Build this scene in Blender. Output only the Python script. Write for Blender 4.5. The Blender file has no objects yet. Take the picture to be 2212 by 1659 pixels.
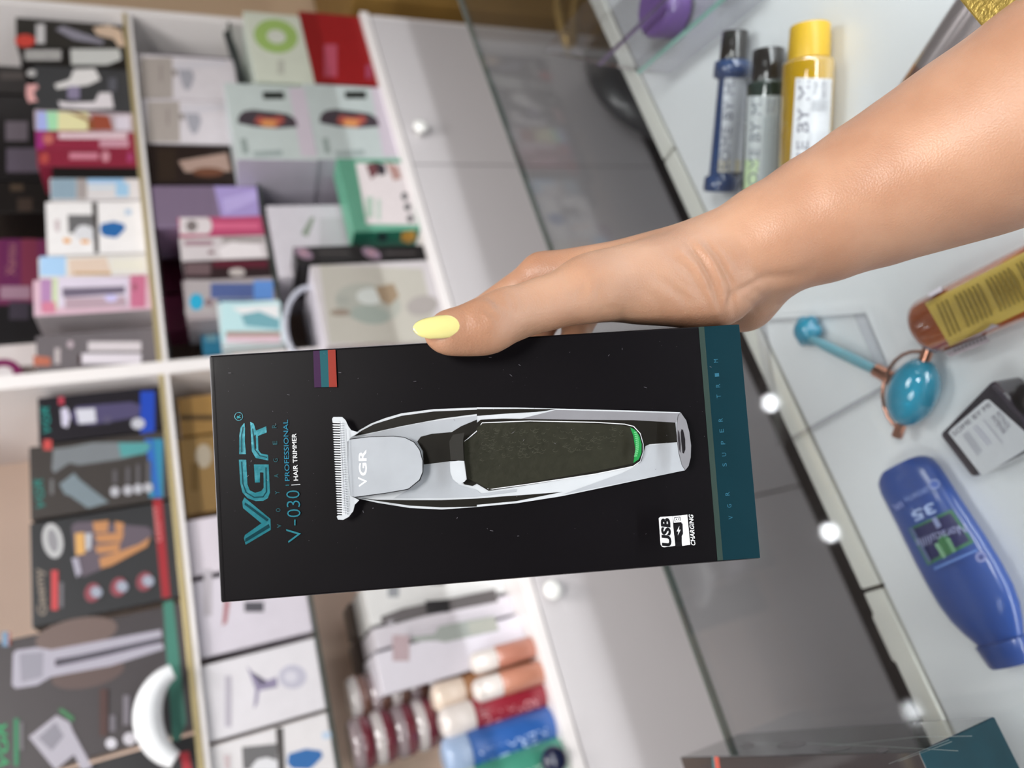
import bpy, bmesh, math, random
import numpy as np
from mathutils import Vector, Matrix
random.seed(4); np.random.seed(4)
SC = bpy.context.scene
COL = SC.collection

# ------------------------------------------------------------------ camera (phone held in portrait, lens ~24 mm equivalent)
FPX = 1534.0
CAMZ = 1.30
_d = np.array([435., 3494., FPX]); _d /= np.linalg.norm(_d)        # world down seen by the camera
_h = np.array([3610., -1106., FPX]); _h /= np.linalg.norm(_h)      # world +x (along the cabinets)
_h -= _d*_h.dot(_d); _h /= np.linalg.norm(_h)
_n = np.cross(_h, _d)                                              # world +y (into the cabinets)
CAM = np.array([0., 0., CAMZ])
cd = bpy.data.cameras.new('camera'); cam = bpy.data.objects.new('camera', cd); COL.objects.link(cam)
def c2w(v): return np.array([v@_h, v@_n, -(v@_d)])
bx = c2w(np.array([0, 1., 0])); by = c2w(np.array([1., 0, 0])); bz = -c2w(np.array([0, 0, 1.]))
cam.matrix_world = Matrix(((bx[0], by[0], bz[0], 0), (bx[1], by[1], bz[1], 0), (bx[2], by[2], bz[2], CAMZ), (0, 0, 0, 1)))
cd.sensor_width = 36.0; cd.sensor_fit = 'HORIZONTAL'; cd.lens = FPX/2212*36.0
cd.clip_start = 0.01
cd.dof.use_dof = True; cd.dof.focus_distance = 0.272; cd.dof.aperture_fstop = cd.lens/3.7
SC.camera = cam

# ------------------------------------------------------------------ world, light, exposure
w = bpy.data.worlds.new('shop_daylight'); SC.world = w; w.use_nodes = True
wb = w.node_tree.nodes['Background']; wb.inputs[0].default_value = (0.80, 0.88, 1.0, 1); wb.inputs[1].default_value = 0.22
SC.view_settings.view_transform = 'Standard'; SC.view_settings.look = 'None'
SC.view_settings.exposure = 0.35; SC.view_settings.gamma = 1.0; SC.view_settings.use_curve_mapping = False
CEIL = 2.75
bl = bpy.data.lights.new('counter_led', 'AREA'); bl.shape = 'RECTANGLE'; bl.size = 2.2; bl.size_y = .02; bl.energy = 9.5; bl.color = (.96, .99, 1.0)
blo = bpy.data.objects.new('counter_led', bl); blo.location = (.2, -.235, .925); blo.rotation_euler = (math.radians(72), 0, 0); COL.objects.link(blo)
PANELS = [  # x, y, size x, size y, power
    (0.55, 0.15, 0.60, 0.60, 17), (-0.80, 0.15, 0.60, 0.60, 11), (0.05, -1.25, 0.60, 0.60, 42), (1.30, -1.40, 0.60, 0.60, 5)]
for (x, y, sx, sy, pw) in PANELS:
    l = bpy.data.lights.new('panel_light', 'AREA'); l.shape = 'RECTANGLE'; l.size = sx; l.size_y = sy
    l.energy = pw; l.color = (1.0, 0.97, 0.93)
    o = bpy.data.objects.new('panel_light', l); o.location = (x, y, CEIL-0.035); COL.objects.link(o)

# ------------------------------------------------------------------ pixel <-> place helpers
def ray(px, py): return c2w(np.array([(1659-py)-829.5, px-1106, FPX]))
def onY(px, py, D): r = ray(px, py); return CAM + r*D/r[1]
def onZ(px, py, z): r = ray(px, py); return CAM + r*(z-CAMZ)/r[2]
def onX(px, py, x): r = ray(px, py); return CAM + r*x/r[0]
def atc(px, py, cz):                       # point at camera depth cz
    return CAM + ray(px, py)*(cz/FPX)
class Plane:
    def __init__(s, o, n): s.o = np.array(o, float); s.n = np.array(n, float)/np.linalg.norm(n)
    def hit(s, px, py):
        r = ray(px, py); t = ((s.o-CAM)@s.n)/(r@s.n); return CAM+r*t
class Cyl:
    def __init__(s, p0, p1, r): s.a = np.array(p0, float); d = np.array(p1, float)-s.a; s.d = d/np.linalg.norm(d); s.r = r
    def hit(s, px, py):
        r = ray(px, py); r = r/np.linalg.norm(r); m = CAM-s.a
        rp = r-s.d*(r@s.d); mp = m-s.d*(m@s.d)
        A = rp@rp; B = 2*rp@mp; C = mp@mp-s.r**2; q = B*B-4*A*C
        t = (-B-math.sqrt(max(q, 0)))/(2*A); return CAM+r*t
YP = lambda D: Plane((0, D, 0), (0, -1, 0))
ZP = lambda z: Plane((0, 0, z), (0, 0, 1))

# ------------------------------------------------------------------ materials
def lin(hx):
    hx = hx.lstrip('#'); out = []
    for i in (0, 2, 4):
        c = int(hx[i:i+2], 16)/255; out.append(c/12.92 if c <= .04045 else ((c+.055)/1.055)**2.4)
    return out
MATS = {}
def mat(hx, rough=.45, metal=0., coat=0., var=.06, scale=40., bump=0., spec=.5, sss=0., name=None, trans=0., emit=0., coatr=.05):
    key = (hx, rough, metal, coat, var, scale, bump, spec, sss, trans, emit, coatr)
    if key in MATS: return MATS[key]
    m = bpy.data.materials.new(name or 'paint_'+hx.strip('#')); m.use_nodes = True
    nt = m.node_tree; b = nt.nodes['Principled BSDF']; c = lin(hx)
    tc = nt.nodes.new('ShaderNodeTexCoord'); nz = nt.nodes.new('ShaderNodeTexNoise')
    nz.inputs['Scale'].default_value = scale; nz.inputs['Detail'].default_value = 3
    nt.links.new(tc.outputs['Object'], nz.inputs['Vector'])
    mx = nt.nodes.new('ShaderNodeMix'); mx.data_type = 'RGBA'
    mx.inputs[6].default_value = (*[v*(1-var) for v in c], 1); mx.inputs[7].default_value = (*[min(1, v*(1+var)) for v in c], 1)
    nt.links.new(nz.outputs['Fac'], mx.inputs[0]); nt.links.new(mx.outputs[2], b.inputs['Base Color'])
    b.inputs['Roughness'].default_value = rough; b.inputs['Metallic'].default_value = metal
    b.inputs['Coat Weight'].default_value = coat; b.inputs['Coat Roughness'].default_value = coatr
    b.inputs['Specular IOR Level'].default_value = spec
    b.inputs['Transmission Weight'].default_value = trans
    if sss: b.inputs['Subsurface Weight'].default_value = sss; b.inputs['Subsurface Radius'].default_value = (1, .35, .2); b.inputs['Subsurface Scale'].default_value = .004
    if emit: b.inputs['Emission Color'].default_value = (*c, 1); b.inputs['Emission Strength'].default_value = emit
    if bump:
        bp = nt.nodes.new('ShaderNodeBump'); bp.inputs['Strength'].default_value = bump; bp.inputs['Distance'].default_value = .001
        nt.links.new(nz.outputs['Fac'], bp.inputs['Height']); nt.links.new(bp.outputs[0], b.inputs['Normal'])
    MATS[key] = m; return m
def clear_mat(name, tint, refl=1.0, rough=.02, ior=1.5):
    m = bpy.data.materials.new(name); m.use_nodes = True; nt = m.node_tree; nt.nodes.clear()
    out = nt.nodes.new('ShaderNodeOutputMaterial'); mix = nt.nodes.new('ShaderNodeMixShader')
    tr = nt.nodes.new('ShaderNodeBsdfTransparent'); gl = nt.nodes.new('ShaderNodeBsdfGlossy'); fr = nt.nodes.new('ShaderNodeFresnel')
    tr.inputs[0].default_value = (*lin(tint), 1); gl.inputs['Roughness'].default_value = rough; fr.inputs['IOR'].default_value = ior
    mu = nt.nodes.new('ShaderNodeMath'); mu.operation = 'MULTIPLY'; mu.inputs[1].default_value = refl
    nz = nt.nodes.new('ShaderNodeTexNoise'); nz.inputs['Scale'].default_value = 6
    rp = nt.nodes.new('ShaderNodeMath'); rp.operation = 'MULTIPLY_ADD'; rp.inputs[1].default_value = .01; rp.inputs[2].default_value = rough
    nt.links.new(nz.outputs['Fac'], rp.inputs[0]); nt.links.new(rp.outputs[0], gl.inputs['Roughness'])
    ge = nt.nodes.new('ShaderNodeNewGeometry'); io = nt.nodes.new('ShaderNodeMath'); io.operation = 'MULTIPLY_ADD'   # same reflectance on both faces of the thin sheet
    io.inputs[1].default_value = 1/ior-ior; io.inputs[2].default_value = ior
    nt.links.new(ge.outputs['Backfacing'], io.inputs[0]); nt.links.new(io.outputs[0], fr.inputs['IOR'])
    nt.links.new(fr.outputs[0], mu.inputs[0]); nt.links.new(mu.outputs[0], mix.inputs[0])
    nt.links.new(tr.outputs[0], mix.inputs[1]); nt.links.new(gl.outputs[0], mix.inputs[2]); nt.links.new(mix.outputs[0], out.inputs[0])
    return m

# ------------------------------------------------------------------ mesh builder
WLOC = {}
def wl(o): return WLOC.get(o.name, np.zeros(3)) if o else np.zeros(3)
def props(o, label=None, cat=None, group=None, kind=None):
    if label: o['label'] = label
    if cat: o['category'] = cat
    if group: o['group'] = group
    if kind: o['kind'] = kind
def thing(name, label, cat, loc, group=None):
    o = bpy.data.objects.new(name, None); COL.objects.link(o); o.empty_display_size = .02
    o.location = loc; WLOC[o.name] = np.array(loc, float); props(o, label, cat, group); return o
class MB:
    def __init__(s): s.v = []; s.f = []; s.m = []; s.sm = []; s.mats = []
    def mi(s, m):
        if m not in s.mats: s.mats.append(m)
        return s.mats.index(m)
    def add(s, vs, fs, m, smooth=False):
        b = len(s.v); s.v += [tuple(map(float, p)) for p in vs]; k = s.mi(m)
        for f in fs: s.f.append([b+i for i in f]); s.m.append(k); s.sm.append(smooth)
    def box(s, lo, hi, m, bev=0., faces=None):
        """faces: dict name->material for front(-y) back left right top bottom"""
        bm = bmesh.new(); bmesh.ops.create_cube(bm, size=1)
        lo = np.array(lo, float); hi = np.array(hi, float)
        for q in bm.verts: q.co = Vector(((lo+hi)/2+np.array(q.co)*(hi-lo)))
        if bev: bmesh.ops.bevel(bm, geom=bm.edges[:], offset=bev, segments=2, affect='EDGES', profile=.5)
        bm.normal_update(); bm.verts.ensure_lookup_table(); b = len(s.v)
        s.v += [tuple(q.co) for q in bm.verts]
        for f in bm.faces:
            mm = m
            if faces:
                n = f.normal; k = max((n.x, 'right'), (-n.x, 'left'), (n.y, 'back'), (-n.y, 'front'), (n.z, 'top'), (-n.z, 'bottom'))[1]
                mm = faces.get(k, m)
            s.f.append([b+q.index for q in f.verts]); s.m.append(s.mi(mm)); s.sm.append(False)
        bm.free()
    def hexa(s, P, m, bev=0., faces=None):
        """P: 8 points: 4 of face one (ccw from outside) and the 4 matching opposite points; faces: list of 6 mats (front, back, 4 sides)"""
        bm = bmesh.new(); vs = [bm.verts.new(p) for p in P]
        fl = [(0, 1, 2, 3), (7, 6, 5, 4), (0, 4, 5, 1), (1, 5, 6, 2), (2, 6, 7, 3), (3, 7, 4, 0)]
        fm = {}
        for i, f in enumerate(fl):
            ff = bm.faces.new([vs[k] for k in f]); ff.material_index = i
        if bev: bmesh.ops.bevel(bm, geom=bm.edges[:], offset=bev, segments=2, affect='EDGES', profile=.5)
        bm.verts.ensure_lookup_table(); bm.verts.index_update(); b = len(s.v)
        s.v += [tuple(q.co) for q in bm.verts]
        for f in bm.faces:
            s.f.append([b+q.index for q in f.verts]); s.m.append(s.mi(faces[f.material_index] if faces else m)); s.sm.append(False)
        bm.free()
    def lathe(s, p0, p1, prof, m, n=32, sq=1., up=(0, 0, 1), cap=True, pw=2.):
        """prof: [(t,r)..] t in 0..1 along p0->p1; sq squashes the 'up' radius; pw superellipse power"""
        p0 = np.array(p0, float); p1 = np.array(p1, float); a = p1-p0; L = np.linalg.norm(a); a /= L
        up = np.array(up, float); up -= a*(up@a)
        if np.linalg.norm(up) < 1e-3: up = np.array([1., 0, 0])-a*a[0]
        up /= np.linalg.norm(up); sd = np.cross(a, up); vs = []; fs = []
        for (t, r) in prof:
            rr = r if isinstance(r, tuple) else (r, r*sq)
            for k in range(n):
                th = 2*math.pi*k/n; c, q = math.cos(th), math.sin(th)
                c = math.copysign(abs(c)**(2/pw), c); q = math.copysign(abs(q)**(2/pw), q)
                vs.append(p0+a*L*t+sd*rr[0]*c+up*rr[1]*q)
        for i in range(len(prof)-1):
            for k in range(n):
                k2 = (k+1) % n; fs.append((i*n+k, i*n+k2, (i+1)*n+k2, (i+1)*n+k))
        s.add(vs, fs, m, True)
        if cap:
            b = len(vs); s.add(vs[:n], [tuple(range(n))[::-1]], m); s.add(vs[-n:], [tuple(range(n))], m)
    def tube(s, pts, r, m, n=10, closed=False):
        pts = [np.array(p, float) for p in pts]; N = len(pts); vs = []; fs = []; ref = np.array([.13, .21, .97])
        for i, p in enumerate(pts):
            a = pts[(i+1) % N if closed else min(i+1, N-1)]-pts[(i-1) % N if closed else max(i-1, 0)]; a = a/np.linalg.norm(a)
            u = ref-a*(ref@a); u /= np.linalg.norm(u); w_ = np.cross(a, u); ri = r[i] if hasattr(r, '__len__') else r
            for k in range(n): th = 2*math.pi*k/n; vs.append(p+u*ri*math.cos(th)+w_*ri*math.sin(th))
        for i in range(N if closed else N-1):
            for k in range(n):
                k2 = (k+1) % n; j = (i+1) % N; fs.append((i*n+k, i*n+k2, j*n+k2, j*n+k))
        s.add(vs, fs, m, True)
        if not closed: s.add(vs[:n], [tuple(range(n))[::-1]], m); s.add(vs[-n:], [tuple(range(n))], m)
    def ball(s, c, r, m, n=20, k=14, rot=None):
        rr = np.array(r if hasattr(r, '__len__') else (r, r, r), float); vs = []; fs = []
        for i in range(k+1):
            ph = math.pi*i/k
            for j in range(n):
                th = 2*math.pi*j/n; v = np.array([math.sin(ph)*math.cos(th), math.sin(ph)*math.sin(th), math.cos(ph)])*rr
                if rot is not None: v = rot@v
                vs.append(np.array(c)+v)
        for i in range(k):
            for j in range(n): j2 = (j+1) % n; fs.append((i*n+j, (i+1)*n+j, (i+1)*n+j2, i*n+j2))
        s.add(vs, fs, m, True)
    def build(s, name, parent=None, base=None):
        V = np.array(s.v); me = bpy.data.meshes.new(name); o = bpy.data.objects.new(name, me); COL.objects.link(o)
        if parent is not None:
            pl = wl(parent); V = V-pl; o.parent = parent; WLOC[o.name] = pl
        else:
            b = (V.min(0)+V.max(0))/2; b[2] = V[:, 2].min(); o.location = b; V = V-b; WLOC[o.name] = b
        me.from_pydata(V.tolist(), [], s.f)
        for m in s.mats: me.materials.append(m)
        me.polygons.foreach_set('material_index', s.m); me.polygons.foreach_set('use_smooth', s.sm)
        me.validate(); me.update(); return o

# ------------------------------------------------------------------ printed artwork and lettering
_tc = {}
def glyphs(body, bold=0., shear=0.):
    k = (body, bold, shear)
    if k in _tc: return _tc[k]
    cu = bpy.data.curves.new('t', 'FONT'); cu.body = body; cu.size = 1; cu.offset = bold; cu.shear = shear; cu.resolution_u = 3
    o = bpy.data.objects.new('t', cu); COL.objects.link(o); bpy.context.view_layer.update()
    me = o.evaluated_get(bpy.context.evaluated_depsgraph_get()).to_mesh()
    V = np.array([v.co[:] for v in me.vertices]); Fs = [list(p.vertices) for p in me.polygons]
    bpy.data.objects.remove(o); bpy.data.curves.remove(cu)
    x0, x1 = V[:, 0].min(), V[:, 0].max(); y0, y1 = V[:, 1].min(), V[:, 1].max()
    V = (V[:, :2]-[x0, y0])/[x1-x0, y1-y0]; _tc[k] = (V, Fs); return _tc[k]
class Art:
    """flat print traced on a surface; every layer sits 0.06 mm above the one below"""
    def __init__(s, surf, paper=None): s.s = surf; s.mb = MB(); s.k = 1; s.rough = .35; s.coat = 0.; s.coatr = .05; s.spec = .5
    def M(s, hx): return mat(hx, s.rough, coat=s.coat, var=.03, coatr=s.coatr, spec=s.spec) if isinstance(hx, str) else hx
    def pt(s, p, dz=0.):
        q = s.s.hit(*p); t = CAM-q; return q+t/np.linalg.norm(t)*(s.e*s.k+dz)
    e = 6e-5
    def poly(s, pts, hx, layer=True):
        v = [s.pt(p) for p in pts]; n = len(v); 
        bm = bmesh.new(); bv = [bm.verts.new(q) for q in v]
        try:
            f = bm.faces.new(bv); r = bmesh.ops.triangulate(bm, faces=[f]); bm.verts.index_update()
            s.mb.add(v, [[q.index for q in t.verts] for t in bm.faces], s.M(hx))
        finally: bm.free()
        if layer: s.k += 1
    def quad(s, P, hx, n=1, m=1):
        """P 4 corners; gridded so it can follow a curved surface"""
        P = [np.array(p, float) for p in P]; vs = []; fs = []
        for i in range(n+1):
            for j in range(m+1):
                a, b = i/n, j/m; vs.append(s.pt((P[0]*(1-a)+P[1]*a)*(1-b)+(P[3]*(1-a)+P[2]*a)*b))
        for i in range(n):
            for j in range(m): fs.append((i*(m+1)+j, (i+1)*(m+1)+j, (i+1)*(m+1)+j+1, i*(m+1)+j+1))
        s.mb.add(vs, fs, s.M(hx), n > 1 or m > 1); s.k += 1
    def rect(s, x0, y0, x1, y1, hx): s.poly([(x0, y0), (x1, y0), (x1, y1), (x0, y1)], hx)
    def ell(s, cx, cy, rx, ry, hx, ang=0, n=28):
        a = math.radians(ang); s.poly([(cx+rx*math.cos(t)*math.cos(a)-ry*math.sin(t)*math.sin(a), cy+rx*math.cos(t)*math.sin(a)+ry*math.sin(t)*math.cos(a)) for t in [2*math.pi*i/n for i in range(n)]], hx)
    def line(s, pts, wd, hx, closed=False):
        """stroke of constant width in the plane"""
        P = [np.array(p, float) for p in pts]; n = len(P); L = []; R = []
        for i in range(n):
            a = P[(i+1) % n if closed else min(i+1, n-1)]-P[(i-1) % n if closed else max(i-1, 0)]; a /= (np.linalg.norm(a)+1e-9); q = np.array([-a[1], a[0]])*wd/2
            L.append(P[i]+q); R.append(P[i]-q)
        vs = [s.pt(p) for p in L]+[s.pt(p) for p in R]
        s.mb.add(vs, [(i, (i+1) % n, n+(i+1) % n, n+i) for i in range(n if closed else n-1)], s.M(hx)); s.k += 1
    def text(s, body, a, b, h, hx, bold=0., shear=0., mirror=False):
        V, Fs = glyphs(body, bold, shear); a = np.array(a, float); b = np.array(b, float); d = b-a; u = np.array([d[1], -d[0]])/np.linalg.norm(d)*h
        s.mb.add([s.pt(a+d*p[0]+u*p[1]) for p in V], Fs, s.M(hx)); s.k += 1
    def build(s, name, parent): return s.mb.build(name, parent)

def carton(name, label, group, xt, y0, y1, z0, D, depth, col, art=None, faces=None, cat='box', xm=None, rough=.4, bev=.0012, coat=.15):
    """a box standing on a shelf: top edge at image column xt, sides at image rows y0 (right) and y1 (left), front face at depth D"""
    ym = (y0+y1)/2; z1 = onY(xt, ym, D)[2]
    if xm is None:
        lo, hi = 0, 2212
        p = onY(xt, ym, D); # find the column where this front reaches z0
        a, b = xt, xt+900
        for _ in range(30):
            m_ = (a+b)/2
            if onY(m_, ym, D)[2] > z0: a = m_
            else: b = m_
        xm = (xt+a)/2
    x1 = onY(xm, y0, D)[0]; x0 = onY(xm, y1, D)[0]
    t = thing(name, label, cat, ((x0+x1)/2, D+depth/2, z0), group)
    mb = MB(); fc = {k: mat(v, rough, coat=coat) for k, v in (faces or {}).items()}
    mb.box((x0+.0004, D, z0+.0003), (x1-.0004, D+depth, z1), mat(col, rough, coat=coat), bev, fc or None); mb.build('carton', t)
    if art:
        A = Art(YP(D)); A.e = 1.2e-4; A.coat = coat; A.rough = rough; art(A)
        A.build('printed_artwork', t)
    return t

# ================================================================== SETTING
FLOOR_M = mat('3c3835', .35, var=.12, scale=3)
WALL_M = mat('d8bc9e', .7, var=.03, scale=5)
def struct(name, lo, hi, m):
    b = MB(); b.box(lo, hi, m); o = b.build(name); o['kind'] = 'structure'; return o
struct('floor', (-3, -3.2, -.05), (3.2, 1.75, 0), FLOOR_M)
struct('wall_back', (-3, 1.56, 0), (3.2, 1.66, CEIL), WALL_M)
struct('wall_right', (3.1, -3.2, 0), (3.2, 1.56, CEIL), mat('8d8478', .7, var=.03, scale=5))
struct('wall_left', (-3.1, -3.2, 0), (-3, 1.56, CEIL), mat('dcdcdc', .7, var=.03, scale=5))
struct('wall_fill_blocker', (-3, -3.3, 0), (3.2, -3.2, CEIL), mat('5c5650', .7, var=.05, scale=4))  # unseen dark wall, added to cut the fill light from behind the camera
struct('ceiling', (-3, -3.2, CEIL), (3.2, 1.66, CEIL+.08), mat('e8e8e6', .8, var=.02, scale=5))
for i, (x, y, sx, sy, pw) in enumerate(PANELS):
    t = thing('ceiling_light', 'square white panel light in the shop ceiling', 'light', (x, y, CEIL-.03), 'ceiling panel lights')
    b = MB(); fm = mat('d0d0d0', .4)
    for s in (-1, 1):
        b.box((x+s*sx/2-.015, y-sy/2-.015, CEIL-.03), (x+s*sx/2+.015, y+sy/2+.015, CEIL), fm)
        b.box((x-sx/2, y+s*sy/2-.015, CEIL-.03), (x+sx/2, y+s*sy/2+.015, CEIL), fm)
    b.build('frame', t)
    b = MB(); b.box((x-sx/2+.015, y-sy/2+.015, CEIL-.02), (x+sx/2-.015, y+sy/2-.015, CEIL-.012), mat('fbfbff', .5, emit=3.0)); b.build('diffuser', t)

# ------------------------------------------------------------------ wall cabinet
DU, DL, YB = 1.20, 1.12, 1.50
WH = mat('e9e4e4', .35, var=.02, scale=6); WHI = mat('dfdadb', .4, var=.02, scale=6)
BEIGE = mat('eed4c2', .6, var=.04, scale=8); GOLD = mat('d0bf90', .32, metal=.5, var=.10, scale=90)
DOORM = mat('c9c5c8', .45, var=.015, scale=4)
GLS = clear_mat('shelf_glass', 'f2f6f4', 1.0); GEDGE = mat('363d38', .3, var=.1)
cabt = thing('display_cabinet', 'tall white shop cabinet with gold-edged shelves above a base with round knobs', 'cabinet', (.3, 1.3, 0))
Z1, Z2R, Z2L, ZL = 1.363, 1.149, 1.182, .857
for (xa, xb, nm) in ((1.536, 1.554, 'side_panel'), (.636, .661, 'divider'), (-.29, -.265, 'divider'), (-1.2, -1.18, 'side_panel')):
    b = MB(); b.box((xa, DU if nm == 'side_panel' else DU-.004, ZL), (xb, YB, 2.3), WH, .001); b.build(nm, cabt)
b = MB(); b.box((-1.2, YB, ZL), (1.554, YB+.012, 2.3), BEIGE); b.build('back_panel', cabt)
b = MB(); b.box((-1.2, DU, 2.3), (1.554, YB+.012, 2.32), WH); b.build('top_panel', cabt)
for (xa, xb) in ((.661, 1.536), (-.265, .636), (-1.18, -.29)):
    for z in (Z1, 1.84, 2.08):
        b = MB(); b.box((xa, DU+.004, z-.014), (xb, YB, z), WH, .0006); s_ = b.build('shelf', cabt)
        b = MB(); b.box((xa, DU-.002, z-.0085), (xb, DU+.004, z+.0005), GOLD, .0004); b.box((xa, DU-.001, z-.016), (xb, DU+.004, z-.0085), WH); g = b.build('edge_trim', s_)
for (xa, xb, z) in ((.661, 1.536, Z2R), (-.265, .636, Z2L), (-1.18, -.29, Z2L)):
    b = MB(); b.box((xa, DU+.0015, z-.006), (xb, YB-.01, z), GLS); s_ = b.build('glass_shelf', cabt)
    b = MB(); b.box((xa, DU, z-.006), (xb, DU+.0015, z), GEDGE); b.build('polished_edge', s_)
for i, lx in enumerate((.104, .42)):
    t = thing('puck_light', ('small round lamp under a high shelf, nearer the left', 'small round lamp under a high shelf, nearer the right')[i], 'light', (lx, DU+.02, 1.8), 'round lamps under the high shelf')
    b = MB(); b.lathe((lx, DU+.03, 1.826), (lx, DU+.03, 1.812), [(0, .026), (.8, .026), (1, .023)], mat('c8c8c8', .3, metal=.8), 24); b.build('housing', t)
    b = MB(); b.lathe((lx, DU+.03, 1.813), (lx, DU+.03, 1.809), [(0, .021), (1, .019)], mat('fafcff', .4, emit=30.), 24); b.build('lens', t)
# base
b = MB(); b.box((-1.2, DL, ZL-.02), (1.51, YB, ZL), WH, .001); b.build('worktop', cabt)
b = MB(); b.box((1.492, DL+.006, .20), (1.508, YB, ZL-.02), WHI); b.box((-1.2, DL+.03, .20), (1.492, YB, .22), WHI); b.box((-1.2, YB-.02, .22), (1.492, YB, ZL-.02), WHI); b.build('base_body', cabt)
b = MB(); b.box((-1.2, DL+.03, 0), (1.5, DL+.045, .198), mat('2c2724', .6)); b.build('kick_board', cabt)
for (xa, xb, kx) in ((1.042, 1.49, 1.126), (.585, 1.038, .607), (.2, .581, None), (-.27, .196, .119), (-.73, -.274, -.35)):
    b = MB(); b.box((xa, DL, .212), (xb, DL+.018, ZL-.023), DOORM, .001); dr = b.build('door', cabt)
    if kx:
        kz = .802 if kx > .5 else .815
        b = MB(); b.lathe((kx, DL, kz), (kx, DL-.030, kz), [(0, .006), (.35, .006), (.5, .013), (.75, .0165), (.92, .0145), (1, .008)], mat('f4f4f2', .15, coat=.5), 24); b.build('knob', dr)

# ------------------------------------------------------------------ glass counter
ZG, ZD = .950, .830
CG = clear_mat('counter_glass', 'e7e9ea', .8, .03)
ctr = thing('glass_counter', 'white shop counter with a clear glass top over a white display deck', 'counter', (.2, .15, 0))
b = MB(); b.box((-.95, -.30, ZG-.006), (1.45, .549, ZG), CG); gt = b.build('glass_top', ctr)
b = MB(); b.box((-.95, .549, ZG-.006), (1.45, .552, ZG), mat('4b524e', .3, var=.1)); b.build('polished_edge', gt)
DECKM = mat('e9ebec', .28, var=.02, scale=5)
b = MB(); b.box((-.93, -.28, ZD-.018), (1.43, .4455, ZD), DECKM); b.build('display_deck', ctr)
b = MB(); b.box((-.95, -.30, 0), (-.93, .549, ZG-.006), WH); b.build('end_panel', ctr)
b = MB(); b.box((1.43, -.30, 0), (1.45, .549, ZG-.006), WH); b.build('end_panel', ctr)
b = MB(); b.box((-.93, -.30, 0), (1.43, -.28, ZG-.006), WH); b.build('front_panel', ctr)
b = MB(); b.box((-.93, .40, .12), (1.43, .415, ZD-.018), mat('3a3734', .5)); b.build('inner_back_panel', ctr)
RM = mat('dcdbd2', .35, var=.02)
b = MB(); b.box((-.9, -.262, .925), (1.4, -.24, .938), mat('e8e8e8', .4)); b.build('light_bar', ctr)
j1 = onZ(1450, 330, ZD)[0]; j2 = onZ(1890, 1270, ZD)[0]
for (xa, xb) in ((j1+.0015, 1.43), (j2+.0015, j1-.0015), (-.93, j2-.0015)):
    b = MB(); b.box((xa, .4485, ZD-.022), (xb, .468, ZD+.002), RM, .0015); b.build('edge_rail', ctr)
rx = onZ(1910, 1380, ZD)[0]
b = MB(); b.box((rx-.02, .462, ZD-.018), (rx+.02, .478, ZD-.004), RM, .004); b.build('rail_bracket', ctr)

# ------------------------------------------------------------------ floor things in the aisle
b = MB(); b.box((1.62, 1.16, 0), (2.15, 1.5, .845), mat('8a6a35', .55, var=.25, scale=12), .003)
t = b.build('carton'); props(t, 'large brown-gold carton standing beside the right end of the cabinet', 'box')

# ================================================================== UPPER SHELF, RIGHT
F1 = DU+.012
def rr(*a): return lambda A: [A.rect(*q) for q in a]
SR = 'boxes on the upper shelf right of the divider'
def a1(A):
    A.ell(54, 88, 22, 14, 'c8453c'); A.rect(78, 52, 97, 94, 'c9c6c8')
    A.poly([(120, 64), (135, 56), (225, 88), (222, 96), (160, 86)], '8d8a98'); A.poly([(200, 60), (235, 54), (262, 66), (270, 98), (258, 102), (245, 84), (210, 76)], 'd2b8a2')
carton('hair_tool_box', 'black box with a red oval, topmost against the right side panel on the upper shelf', SR, 34, 46, 103, Z1, F1, .08, '2e2c2a', a1)
def a2(A):
    A.rect(54, 108, 132, 130, 'b3b1b0'); A.poly([(152, 106), (258, 106), (262, 128), (232, 140), (154, 140)], 'c9cac8'); A.text('Remington', (60, 125), (128, 125), 10, '6c6a6a')
carton('hair_tool_box', 'black box with two pale grey panels, second from the right end of the upper shelf', SR, 44, 104, 145, Z1, F1, .09, '171515', a2)
def a3(A):
    A.poly([(118, 182), (150, 172), (160, 150), (205, 148), (217, 172), (190, 184), (122, 192)], 'e2dfdf'); A.poly([(126, 218), (150, 222), (205, 220), (214, 200), (240, 200), (246, 234), (190, 236), (130, 232)], 'ded7dc')
    A.rect(146, 186, 172, 214, '8d84a0'); A.ell(68, 158, 10, 8, 'b9b7b7'); A.poly([(57, 183), (80, 182), (83, 190), (74, 196), (75, 210), (82, 218), (62, 222), (56, 205)], 'e0a8a8'); A.rect(234, 168, 252, 196, '5d5d66')
carton('hair_tool_box', 'charcoal box picturing two white styling tools on the upper shelf', SR, 75, 146, 238, Z1, F1, .10, '3c3d40', a3)
def a4(A):
    A.poly([(80, 241), (100, 241), (104, 282), (80, 282)], 'a9b3ea'); A.poly([(100, 241), (125, 241), (125, 282), (104, 282)], 'a8e0b4'); A.poly([(125, 241), (190, 243), (200, 282), (125, 282)], 'e6dfae')
    A.poly([(145, 241), (175, 247), (205, 262), (220, 282), (190, 281), (190, 262)], '8a5232'); A.poly([(195, 246), (235, 250), (245, 282), (205, 280)], '9a4c38'); A.rect(250, 250, 280, 280, 'd8cfdc')
carton('hair_dye_box', 'pearly rainbow box with auburn hair picture, just above the crimson boxes', SR, 74, 240, 282, Z1, F1, .08, 'b8a8b0', a4)
def a5(A):
    A.rect(78, 284, 96, 322, '9a2f78'); A.rect(126, 286, 275, 300, 'd8b9c4'); A.rect(215, 302, 278, 318, 'c996a6'); A.ell(104, 300, 12, 12, 'bf6a62'); A.text('PROFESSIONAL', (130, 298), (270, 298), 9, 'f4e6ea')
carton('hair_dye_box', 'crimson box with white lettering, upper of the crimson pair', SR, 77, 283, 324, Z1, F1, .08, '8d2840', a5)
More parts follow.
